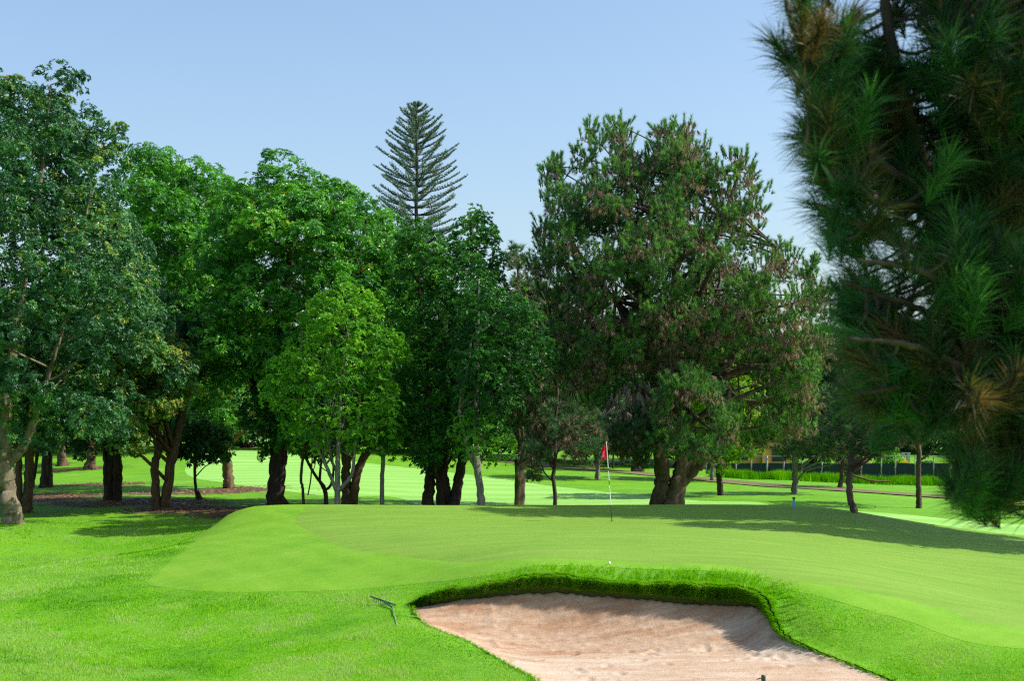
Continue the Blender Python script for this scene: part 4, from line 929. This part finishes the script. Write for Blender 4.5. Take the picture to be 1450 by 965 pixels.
FT = [(-60, 140, 220, 430, 640, 'dark background tree at the far left behind the grove'),
      (120, 150, 200, 470, 632, 'background tree seen between the left grove trunks'),
      (250, 138, 150, 480, 628, 'background tree behind the leaning V trunk'),
      (350, 152, 150, 470, 625, 'background tree in the gap left of the thick black trunk'),
      (450, 140, 150, 480, 632, 'background tree behind the light green tree'),
      (560, 135, 160, 470, 640, 'background tree behind the pole-like trunk'),
      (660, 128, 150, 450, 648, 'background tree behind the cluster of stout trunks'),
      (750, 132, 150, 430, 652, 'background tree left of the flag, behind the small droopy pine'),
      (850, 126, 150, 470, 655, 'background tree directly behind the flag'),
      (960, 122, 140, 480, 655, 'background tree behind the forked pine trunks'),
      (1060, 132, 140, 480, 645, 'background tree rising above the ochre building'),
      (1150, 136, 150, 500, 648, 'background tree above the dark fence screen'),
      (1250, 130, 150, 480, 645, 'background tree behind the crooked little pine'),
      (1360, 126, 170, 470, 660, 'background tree behind the slim straight pine'),
      (1500, 120, 200, 450, 665, 'background tree at the far right')]
for i_, (a, b_, c, t_, bt, lab) in enumerate(FT):
    far_tree(a, b_, c, t_, bt, lab, 100 + i_, tint=.4 + .1 * (i_ % 3))

# a far wood that closes the horizon
cx = np.arange(-900, 2400, 26.0); cl = []; rl = []
for x_ in cx:
    hh = 150 * (.65 + .7 * fbm(np.array([x_ * .012]), np.array([3.3]), 91, 3)[0])
    for k_ in range(9):
        y_ = 652 - hh * rng.random() ** .8; dd_ = 168 + rng.uniform(-6, 8)
        cl.append(at(x_ + rng.uniform(-20, 20), y_, dd_)); rl.append(rng.uniform(1.3, 2.6))
P_, A_, idx_ = on_clumps(np.array(cl), np.array(rl), 9, .9, 5, .5)
v_, f_, a_ = rosettes(P_, A_, 6, .75, .4, 1.1, np.clip(.4 + .15 * rng.standard_normal(len(cl))[idx_], 0, 1))
tag(link('distant_wood', mesh_np('distant_wood', v_, f_, L_far, {'tint': a_}, False)), 'dark green wood closing the view far behind the fairway', 'wood', kind='stuff')
for px_, py_, w_, lab_, sd_ in [(846, 679, 7, 'pale grey trunk standing by the dirt path left of the flag', 61), (903, 669, 17, 'dark stout trunk beyond the path, between the flag and the big pine', 62), (1008, 682, 6, 'short grey trunk just right of the big pine near the path', 63), (868, 664, 3, 'thin dark stem beyond the path right beside the flag', 64)]:
    g_ = onground(px_, py_); dd_ = float(g_[1])
    broadleaf('leafy_tree', lab_, 'tree', (px_, py_), dd_, [[(px_, py_, w_, 0), (px_ + 1, py_ - 25, w_ * .8), (px_ + 3, py_ - 70, w_ * .6), (px_ + 3, py_ - 130, w_ * .4)]],
              [dict(poly=[(px_ - 45, py_ - 60), (px_ - 20, py_ - 130), (px_ + 30, py_ - 140), (px_ + 55, py_ - 70), (px_ + 25, py_ - 32), (px_ - 25, py_ - 34)], thick=2.5, n=60, r0=.6, r1=1.2, gap=.2)],
              BK_grey if w_ in (6, 7) else BK_dark, L_far, k=6, L=.3, W=.14, dens=40, limbs=10, lr=.06, tint0=.35, seed=sd_)
# ------------------------------------------------------------------ nearest pine, right of the camera
def near_pine():
    base = np.array([4.7, 8.9]); org = np.array([*base, hgt(*base)])
    root = empty('pine_tree', org, 'nearest pine, dark long-needled boughs hanging into the right of the view', 'tree')
    mb = MB()
    tz = np.linspace(org[2] - .3, 9.5, 22)
    tp = np.column_stack([base[0] + .12 * np.sin(tz * .6), base[1] + .1 * np.cos(tz * .5), tz]); mb.tube(tp, np.linspace(.30, .10, 22), 14, True, .2)
    main = {'A': [(1800, 600, 8.9), (1600, 480, 8.4), (1446, 398, 8.0), (1340, 292, 7.9), (1296, 200, 7.85), (1268, 90, 7.8), (1252, -20, 7.8), (1245, -150, 7.8)],
            'L': [(1600, 480, 8.4), (1480, 440, 7.9), (1380, 420, 7.4), (1290, 380, 7.2), (1215, 370, 7.1)], 'M': [(1450, 575, 7.8), (1380, 530, 7.4), (1290, 490, 7.2), (1200, 480, 7.1)], 'N': [(1340, 292, 7.9), (1260, 290, 7.5), (1190, 255, 7.3), (1140, 210, 7.2)],
            'B': [(1446, 398, 8.0), (1410, 240, 8.2), (1383, 90, 8.3), (1366, -90, 8.4)], 'C': [(1340, 292, 7.9), (1240, 225, 7.6), (1165, 125, 7.5), (1118, 20, 7.4), (1105, -60, 7.4)],
            'D': [(1600, 480, 8.4), (1400, 470, 7.7), (1280, 430, 7.45), (1195, 400, 7.3)], 'E': [(1800, 720, 8.9), (1600, 620, 8.2), (1450, 575, 7.8), (1320, 545, 7.5), (1215, 560, 7.3)],
            'K': [(1800, 800, 8.9), (1650, 735, 8.2), (1500, 706, 7.8), (1410, 704, 7.6), (1350, 700, 7.5)], 'G': [(1446, 398, 8.0), (1350, 372, 7.6), (1220, 318, 7.4), (1160, 290, 7.35)],
            'H': [(1800, 380, 8.9), (1600, 200, 8.6), (1500, 60, 8.6), (1450, -100, 8.6)], 'J': [(1800, 480, 8.9), (1600, 330, 8.3), (1480, 250, 8.0), (1400, 200, 7.7), (1330, 60, 7.4)]}
    pts = []
    for k, l in main.items():
        P = np.array([at(*q) for q in l]); 
        if l[0][0] == 1800: P[0] = [base[0], base[1], P[0][2]]
        pp = smooth_path(P, 40); n = len(pp); pp = pp + (rng.random(pp.shape) - .5) * .012
        r0, r1 = {'A': (.075, .018), 'B': (.03, .014), 'E': (.045, .012), 'K': (.035, .010)}.get(k, (.032, .010))
        mb.tube(pp, np.linspace(r0, r1, n), 9, True, .15); pts.append(pp[6:])
    pts = np.vstack(pts)
    poly = [(1112, -80), (1114, 20), (1108, 75), (1140, 130), (1150, 180), (1142, 228), (1166, 262), (1160, 310), (1180, 355), (1192, 430), (1208, 490), (1200, 545), (1212, 590), (1245, 612), (1300, 600), (1345, 590), (1400, 620), (1345, 655), (1338, 690), (1352, 722), (1415, 722), (1470, 700), (1560, 715), (1700, 600), (1720, 100), (1600, -160)]
    g = np.random.default_rng(81); Wp = np.array(poly, float)
    Q = np.column_stack([g.uniform(1070, 1720, 14000), g.uniform(-160, 750, 14000)]); Q = Q[inside(Q, Wp)]
    acc = []
    for q in Q:
        d = g.uniform(7.15, 8.7) if q[0] < 1330 else g.uniform(7.1, 9.4)
        p = at(q[0], q[1], d)
        dm = np.linalg.norm(pts - p, axis=1); k = dm.argmin()
        if dm[k] > (.75 if q[0] < 1400 else 1.0): continue
        # leave a few windows to the sky
        if n3(np.array([p * 2.4]), 12)[0] < (.395 if q[1] < 240 else .36) and q[1] < 470: continue
        if acc and np.linalg.norm(np.array([a[0] for a in acc]) - p, axis=1).min() < .088: continue
        acc.append((p, pts[k])); 
        if len(acc) > 1150: break
    P = np.array([a[0] for a in acc]); S = np.array([a[1] for a in acc])
    D = P - S; D /= np.linalg.norm(D, axis=1)[:, None] + 1e-6
    low = np.clip((1.9 - P[:, 2]) / 2.2, 0, 1)[:, None]
    A = D * .55 + np.array([-.15, -.1, .75]) * (1 - low) + np.array([-.35, -.1, -.15]) * low + .3 * g.standard_normal(D.shape); A /= np.linalg.norm(A, axis=1)[:, None]
    for p, s_, a in zip(P, S, A):
        if np.linalg.norm(p - s_) > .06:
            mid = (p * .55 + s_ * .45) - a * .05
            mb.tube(smooth_path([s_, mid, p, p + a * .07], 8), np.linspace(.012, .006, 8), 5, False)
    mb.build('trunk', BK_pine, root, org)
    # long needles, two segments each so that they hang
    k = 190; n = len(P); m = n * k
    U, V2 = basis(A); Pr = np.repeat(P, k, 0); Ar = np.repeat(A, k, 0); U = np.repeat(U, k, 0); V2 = np.repeat(V2, k, 0)
    az = g.random(m) * 6.283; s = .12 + .95 * g.random(m); rad = U * np.cos(az)[:, None] + V2 * np.sin(az)[:, None]
    Dn = Ar * np.cos(s)[:, None] + rad * np.sin(s)[:, None]
    B = Pr - Ar * (g.random(m) * .26)[:, None] + Ar * .07
    L = .15 + .12 * g.random(m); dr = np.array([0, 0, -1.0]) * (.10 + .40 * g.random(m) * (.45 + np.repeat(low[:, 0], k)))[:, None]
    M1 = B + Dn * (L * .5)[:, None] + dr * (L * .18)[:, None]; T1 = B + Dn * (L * .95)[:, None] + dr * (L * .85)[:, None]
    Sd = np.cross(Dn, g.standard_normal((m, 3))); Sd /= np.linalg.norm(Sd, axis=1)[:, None] + 1e-9
    w = .0021
    V = np.stack([B - Sd * w, B + Sd * w, M1 + Sd * w * .9, M1 - Sd * w * .9, T1], 1).reshape(-1, 3)
    i0 = np.arange(m)[:, None] * 5
    tb = np.where(g.random(n) < .10 + .22 * low[:, 0], .18 + .12 * g.random(n), .50 + .12 * g.standard_normal(n)); tb = np.where(g.random(n) < .2, .88, tb)
    tint = np.repeat(np.clip(np.repeat(tb, k) + .07 * g.standard_normal(m), 0, 1), 5)
    foliage('crown', L_near, [(V, i0 + np.array([0, 1, 2, 3]), tint), (np.zeros((0, 3)), (i0 + np.array([3, 2, 4])) - len(V), np.zeros(0))], root, org)
L_near = leaf_mat('long_pine_needle', [(0, (.22, .13, .08)), (.2, (.18, .11, .06)), (.33, (.08, .08, .03)), (.42, (.018, .065, .028)), (.62, (.032, .105, .042)), (.85, (.055, .185, .05)), (1, (.13, .34, .07))], .38, rough=.4, spec=.35)
near_pine()

# ------------------------------------------------------------------ flagstick
def flagstick():
    d = 40.0; p = at(866.5, 740, d); p[2] = hgt(p[0], d) + .022
    root = empty('flagstick', p, 'leaning striped flagstick with a limp red flag, standing in the hole on the green', 'flagstick')
    Mw = plain('pole_white', (.78, .78, .76), .35); Mk = plain('pole_black', (.03, .03, .035), .4)
    H = 2.21; lean = np.array([-.155, .02, 0])
    cuts = [(-.08, .46, 1), (.46, 1.02, 0), (1.02, 1.15, 1), (1.15, 1.42, 0), (1.42, 1.50, 1), (1.50, 2.21, 0)]
    V = []; Q = []; mi = []
    n = 0; sides = 12; a = np.arange(sides) / sides * 6.283
    for z0, z1, k in cuts:
        for z in (z0, z1):
            c = lean * (z / H) + np.array([0, 0, z]); r = .0125 - .003 * z / H
            V.append(c + np.column_stack([np.cos(a) * r, np.sin(a) * r, a * 0]))
        j = np.arange(sides); jj = (j + 1) % sides
        Q.append(np.stack([n + j, n + jj, n + sides + jj, n + sides + j], -1)); mi += [k] * sides; n += 2 * sides
    link('pole', mesh_np('pole', np.vstack(V), np.vstack(Q), [Mw, Mk], None, True, mi), root)
    mb = MB(); c = lean + np.array([0, 0, H]); mb.tube(np.array([c - [0, 0, .01], c + [0, 0, .012], c + [0, 0, .03]]), [.014, .017, .004], 10); mb.build('pole_cap', Mw, root)
    # cloth hanging in folds from its hoist
    nu, nv = 40, 44; u, v = np.meshgrid(np.linspace(0, 1, nu), np.linspace(0, 1, nv))
    hoist = .40; zt = 2.19
    x = -.012 - .205 * u ** .85 * (.55 + .45 * v) - .02 * np.sin(u * 9 + v * 2) * u
    y = .035 * np.sin(u * 11 + 1.2 * v) * (.3 + .7 * u) - .03 * u
    z = zt - hoist * v - .165 * u ** 1.1 - .02 * np.sin(u * 11) * u
    X = x + lean[0] * z / H; Vv = np.column_stack([X.ravel(), (y + lean[1]).ravel(), z.ravel()])
    i, j = np.meshgrid(np.arange(nu - 1), np.arange(nv - 1)); i = i.ravel(); j = j.ravel(); q = j * nu + i
    Qf = np.stack([q, q + nu, q + nu + 1, q + 1], -1)
    cu = (i + .5) / nu; cv = (j + .5) / nv
    one = ((np.abs(cu - .55) < .07) & (cv > .3) & (cv < .72)) | ((cu > .40) & (cu < .5) & (np.abs(cv - .38 + (cu - .48) * .9) < .045)) | ((np.abs(cu - .55) < .17) & (cv > .68) & (cv < .75))
    Mr = leaf_mat('red_cloth', [(0, (.72, .008, .035)), (1, (.72, .008, .035))], .35, (1.2, .6, .8), .7, .2); Mf = leaf_mat('white_cloth', [(0, (.75, .74, .74)), (1, (.75, .74, .74))], .25, (1, 1, 1), .7, .2)
    link('flag', mesh_np('flag', Vv, Qf, [Mr, Mf], None, True, one.astype(int)), root)
    mb = MB(); a2 = np.linspace(0, 6.283, 25)[:-1]
    ring = [np.column_stack([np.cos(a2) * r, np.sin(a2) * r, 0 * a2 + z]) for r, z in ((.057, .004), (.054, .006), (.052, -.03))]
    for k in range(2): 
        kk = np.arange(24); k2 = (kk + 1) % 24; mb.add(np.vstack(ring[k:k + 2]), np.stack([kk, k2, 24 + k2, 24 + kk], -1))
    mb.add(np.vstack([ring[0] * [.95, .95, 0] + [0, 0, .003], [[0, 0, .003]]]), None, np.stack([np.arange(24), (np.arange(24) + 1) % 24, np.full(24, 24)], -1))  # flat black disc stands in for the shade inside the hole
    mb.build('cup', Mk, root)
flagstick()

# ------------------------------------------------------------------ bunker rake
Mgreen = plain('dark_green_plastic', (.012, .075, .055), .35); Mgrip = plain('weathered_handle', (.16, .24, .12), .6)
a_, b_ = at(524.5, 869, 26.45), at(560.5, 881.5, 26.05)
org = (a_ + b_) / 2; org[2] = hgt(org[0], org[1])
rk = empty('bunker_rake', org, 'dark green toothed bunker rake lying in the grass left of the sand', 'rake')
up = max(0, hgt(b_[0], b_[1]) + .02 - b_[2]); a_[2] += up; b_[2] += up
mb = MB(); mb.tube(np.array([a_, a_ * .7 + b_ * .3, a_ * .3 + b_ * .7, b_]), [.011, .015, .015, .011], 8); mb.build('head', Mgreen, rk, org)
for t in np.linspace(.1, .97, 13):
    p = a_ * (1 - t) + b_ * t; mb = MB(); mb.tube(np.array([p, p + [.004, -.012, -.05], p + [.006, -.03, -.085]]), [.006, .005, .003], 6); mb.build('tine', Mgreen, rk, org)
m_ = a_ * .5 + b_ * .5; e_ = at(556, 885.5, 25.75); e_[2] = max(e_[2], hgt(e_[0], e_[1]) + .03)
mb = MB(); mb.tube(smooth_path([m_, m_ * .5 + e_ * .5 + [0, 0, .005], e_], 8), [.013, .017, .019, .019, .018, .017, .016, .016], 10); mb.build('socket', Mgreen, rk, org)
f_ = np.array([*onground(562, 888), 0]); f_[2] = hgt(f_[0], f_[1]) + .0
mb = MB(); mb.tube(smooth_path([e_, f_], 6), np.full(6, .011), 8); mb.build('handle', Mgrip, rk, org)

# green peg and twig in the sand, golf ball
p = at(1081, 957, 20.75); zb = float(sand_base(p[0:1], p[1:2])[0]) - .05
o = empty('sand_peg', (p[0], p[1], zb + .05), 'small dark green peg with a square head standing in the sand at the bottom edge', 'peg')
mb = MB(); mb.tube(np.array([[p[0] + .012, p[1], zb], [p[0] + .01, p[1], p[2] - .075]]), [.034, .024], 10); mb.build('shaft', Mgreen, o, (p[0], p[1], zb + .05))
mb = MB(); mb.tube(np.array([[p[0], p[1], p[2] - .08], [p[0], p[1], p[2] - .012], [p[0], p[1], p[2]]]), [.033, .034, .028], 12); mb.build('head', Mgreen, o, (p[0], p[1], zb + .05))
q0 = at(1071, 963.5, 20.8); mb = MB(); mb.tube(smooth_path([q0, q0 * .5 + (p - [.03, 0, .03]) * .5 + [0, 0, -.004], p - [.03, -.005, .045]], 8), [.004, .006, .007, .008, .008, .008, .007, .007], 6)
tag(mb.build('twig', BK_brown, None, q0, loc=q0), 'short brown twig leaning against the green peg', 'twig')
g_ = onground(863, 802); c = np.array([g_[0], g_[1], hgt(*g_) + .022 + .024])
a1, a2 = np.meshgrid(np.linspace(0, np.pi, 14), np.linspace(0, 2 * np.pi, 25)[:-1], indexing='ij')
Vb = np.stack([np.sin(a1) * np.cos(a2), np.sin(a1) * np.sin(a2), np.cos(a1)], -1).reshape(-1, 3) * .027
i, j = np.meshgrid(np.arange(13), np.arange(24), indexing='ij'); i = i.ravel(); j = j.ravel(); j2 = (j + 1) % 24
me = mesh_np('golf_ball', Vb, np.stack([i * 24 + j, (i + 1) * 24 + j, (i + 1) * 24 + j2, i * 24 + j2], -1), plain('ball_white', (.8, .8, .8), .3))
tag(link('golf_ball', me, None, c), 'tiny white ball on the green just behind the bunker lip', 'ball')
# blue stake
g_ = onground(1124, 721.5); zb = hgt(*g_); hS = 17 / F * g_[1]
o = empty('marker_stake', (*g_, zb), 'light blue marker stake with a dark top beyond the rim of the green', 'stake')
Mb = plain('stake_blue', (.07, .36, .62), .45); Md = plain('stake_dark', (.02, .05, .06), .5)
s_ = .032
mb = MB(); mb.box((g_[0] - s_, g_[1] - s_, zb - .1), (g_[0] + s_, g_[1] + s_, zb + hS * .82)); mb.build('post', Mb, o, (*g_, zb), False)
mb = MB(); mb.box((g_[0] - s_ * 1.15, g_[1] - s_ * 1.15, zb + hS * .82 + .002), (g_[0] + s_ * 1.15, g_[1] + s_ * 1.15, zb + hS)); mb.build('cap', Md, o, (*g_, zb), False)

# ------------------------------------------------------------------ fence, building and bank at the back right
Msteel = plain('galvanised', (.20, .22, .22), .5, .5); Mscreen = plain('windscreen_cloth', (.022, .04, .04), .8, .2); Mo = plain('ochre_render', (.46, .27, .08), .85, .1); Mbrown = plain('brown_panel', (.10, .055, .04), .7); Mglass = plain('dark_glass', (.012, .02, .03), .12, .6); Mroof = plain('tiles', (.17, .085, .05), .8)
def fz(px, d): x = (px - 725) / F * d; return x, hgt(x, d)
fd = lambda px: 109 - (px - 1000) * .016
x0, z0 = fz(1000, fd(1000)); x1, z1 = fz(1345, fd(1345))
fo = np.array([(x0 + x1) / 2, (fd(1000) + fd(1345)) / 2, min(z0, z1)])
fe = empty('chain_link_fence', fo, 'grey post fence with dark screen cloth behind the tall grass', 'fence')
posts = [1000, 1042, 1064, 1086, 1110, 1136, 1164, 1192, 1220, 1248, 1268, 1296, 1322, 1345]
tops = []
for q in posts:
    d = fd(q); x, z = fz(q, d); zt = CAMZ - (646 - HZ) / F * d; r = .085 if q in (1042, 1086) else .05
    mb = MB(); mb.tube(np.array([[x, d, z - .2], [x, d, zt * .5 + z * .5], [x, d, zt]]), [r, r, r], 8); mb.build('post', Msteel, fe, fo); tops.append((x, d, zt, z))
mb = MB()
for a, b in zip(tops[:-1], tops[1:]):
    V = []
    for (x, d, zt, z), sg in ((a, .06), (b, -.06)):
        for y_ in (.06, .075): V += [[x + sg, d + y_, z + .02], [x + sg, d + y_, CAMZ - (657 - HZ) / F * d + .02 * rng.standard_normal()]]
    mb.add(V, [[0, 4, 5, 1], [2, 3, 7, 6], [1, 5, 7, 3], [0, 2, 6, 4], [0, 1, 3, 2], [4, 6, 7, 5]])
mb.build('screen', Mscreen, fe, fo, False)
mb = MB(); mb.tube(np.array([[t[0], t[1], t[2] - .04] for t in tops]), np.full(len(tops), .03), 6); mb.build('top_rail', Msteel, fe, fo)
# building
d = 120.0; X = lambda q: (q - 725) / F * d; Z = lambda y: CAMZ - (y - HZ) / F * d
bo = np.array([X(1055), d + 3, hgt(X(1055), d + 3)])
bd = empty('ochre_building', bo, 'low ochre building with dark windows behind the screened fence', 'building')
mb = MB(); mb.box((X(1005), d, bo[2] - .4), (X(1118), d + 6, Z(600))); mb.build('wall', Mo, bd, bo, False)
for q0_, q1_, y0_, y1_ in ((1010, 1032, 634, 653), (1036, 1060, 634, 653), (1092, 1114, 632, 655)):
    mb = MB(); mb.box((X(q0_), d - .06, Z(y1_)), (X(q1_), d + .05, Z(y0_))); w_ = mb.build('window', Msteel, bd, bo, False)
    mb = MB(); mb.box((X(q0_ + 1), d - .075, Z(y1_ - 1)), (X(q1_ - 1), d - .063, Z(y0_ + 1))); mb.build('pane', Mglass, w_, (0, 0, 0), False).location = [-float(v) for v in bo]
mb = MB(); mb.box((X(1064), d - .08, bo[2] - .3), (X(1077), d + .04, Z(657))); mb.build('door', Mbrown, bd, bo, False)
mb = MB(); mb.box((X(1078), d - .5, bo[2] - .3), (X(1083), d - .01, Z(610))); mb.build('pillar', Mo, bd, bo, False)
mb = MB(); V = [[X(1000), d - .9, Z(600)], [X(1123), d - .9, Z(600)], [X(1123), d + 6.8, Z(600)], [X(1000), d + 6.8, Z(600)], [X(1005), d + 3, Z(575)], [X(1118), d + 3, Z(575)]]
mb.add(V, [[0, 1, 5, 4], [2, 3, 4, 5], [3, 2, 1, 0]], [[3, 0, 4], [1, 2, 5]]); mb.build('roof', Mroof, bd, bo, False)
# tall grass bank
n = 42000
q = rng.uniform(1005, 1345, n); d = np.interp(q, [1005, 1060, 1110, 1180, 1240, 1345], [104, 101, 101, 98, 96, 96]) + rng.standard_normal(n) * 1.0
x = (q - 725) / F * d; cl = fbm(x * .9, d * .9, 71, 3)
ok = cl > .36; x, d, cl, q = x[ok], d[ok], cl[ok], q[ok]
tint = np.clip(.10 + 1.3 * (cl - .45) + .2 * rng.standard_normal(len(x)), 0, 1)
Vb, Tb, ta = blades(np.column_stack([x, d]), hgt(x, d) - .03, (.25 + .75 * cl) * (.5 + .6 * rng.random(len(x))), .022 * (.7 + .6 * rng.random(len(x))), .6, tint)
tag(link('tall_grass', mesh_np('tall_grass', Vb, Tb, M_blade, {'tint': ta}, False)), 'tall unmown grass along the foot of the fence', 'grass', kind='stuff')
# garden things beyond the fence
def shrub(px, py, d, w, h, lab, leaf, tint, seed, name='shrub'):
    return broadleaf(name, lab, 'shrub', (px, py), d, [[(px, py, 3, 0), (px, py - h * .6, 2)]], [dict(poly=[(px - w / 2, py - h * .1), (px - w * .42, py - h * .7), (px, py - h), (px + w * .45, py - h * .65), (px + w / 2, py - h * .1), (px, py + 2)], thick=w / F * d * .4, n=36, r0=.3, r1=.6, gap=.15)],
                     BK_brown, leaf, k=6, L=.2, W=.08, dens=60, limbs=6, lr=.03, tint0=tint, seed=seed)
shrub(1207, 676, 113, 40, 26, 'rusty brown dry shrub beyond the fence at the right', M_lit, .6, 91)
shrub(1258, 674, 114, 36, 38, 'light green leafy shrub right of the rusty shrub', L_bush, .75, 92)
shrub(1277, 668, 114, 10, 12, 'small yellow flowering shrub by the white garden posts', leaf_mat('yellow_flower', [(0, (.35, .30, .01)), (1, (.65, .52, .02))], .3), .6, 93)
shrub(1312, 680, 110, 34, 24, 'dark green low shrub behind the slim straight pine', L_dark, .5, 94)
for q, lab in ((1279, 'left one of two pale posts beyond the fence, by the yellow shrub'), (1286, 'right one of two pale posts beyond the fence, by the yellow shrub')):
    x, z = fz(q, 116); mb = MB(); mb.box((-.12, -.12, -.2), (.12, .12, CAMZ - (643 - HZ) / F * 116 - z)); mb.box((-.16, -.16, CAMZ - (643 - HZ) / F * 116 - z + .002), (.16, .16, CAMZ - (643 - HZ) / F * 116 - z + .1))
    tag(mb.build('garden_post', plain('post_paint', (.55, .52, .45), .7), None, loc=(x, 116, z), smooth=False), lab, 'post', 'pale garden posts')
# ------------------------------------------------------------------ camera and light
cam = bpy.data.cameras.new('camera'); co = bpy.data.objects.new('camera', cam); C.objects.link(co)
co.location = (0, 0, CAMZ); co.rotation_euler = (R(90), 0, 0)
cam.sensor_fit = 'HORIZONTAL'; cam.sensor_width = 36; cam.lens = 36 * F / 1450
cam.shift_y = (HZ - 482.5) / 1450
cam.clip_start = .1; cam.clip_end = 5000
cam.dof.use_dof = True; cam.dof.focus_distance = 42; cam.dof.aperture_fstop = 3.2
bpy.context.scene.camera = co
SUN_EL, SUN_BACK = 44.0, -3.0           # height, and how far behind the right-hand side
sv_ = Vector((math.cos(R(SUN_BACK)) * math.cos(R(SUN_EL)), math.sin(R(SUN_BACK)) * math.cos(R(SUN_EL)), math.sin(R(SUN_EL))))
sl = bpy.data.lights.new('sun', 'SUN'); sl.energy = 5.0; sl.angle = R(.53); sl.color = (1, .95, .87)
so = bpy.data.objects.new('sun', sl); C.objects.link(so); so.rotation_euler = sv_.to_track_quat('Z', 'Y').to_euler(); so.location = (40, 40, 60)
sc = bpy.context.scene
w = bpy.data.worlds.new('World'); sc.world = w; w.use_nodes = True
nt = w.node_tree; nt.nodes.clear()
sk = nt.nodes.new('ShaderNodeTexSky'); sk.sky_type = 'NISHITA'; sk.sun_disc = False
sk.sun_elevation = R(SUN_EL); sk.sun_rotation = R(90 - SUN_BACK); sk.air_density = 1.2; sk.dust_density = 2.0; sk.ozone_density = 3.0
bg = nt.nodes.new('ShaderNodeBackground'); bg.inputs[1].default_value = .147
ow = nt.nodes.new('ShaderNodeOutputWorld'); nt.links.new(sk.outputs[0], bg.inputs[0]); nt.links.new(bg.outputs[0], ow.inputs[0])
sc.view_settings.view_transform = 'Standard'; sc.view_settings.look = 'None'; sc.view_settings.gamma = 1; sc.view_settings.exposure = .48
sc.view_settings.use_curve_mapping = False
sc.render.engine = 'CYCLES'
cy = sc.cycles
cy.max_bounces = 6; cy.diffuse_bounces = 3; cy.glossy_bounces = 2; cy.transmission_bounces = 4; cy.transparent_max_bounces = 4
cy.use_denoising = False
cy.pixel_filter_type = 'BLACKMAN_HARRIS'; cy.filter_width = 1.25
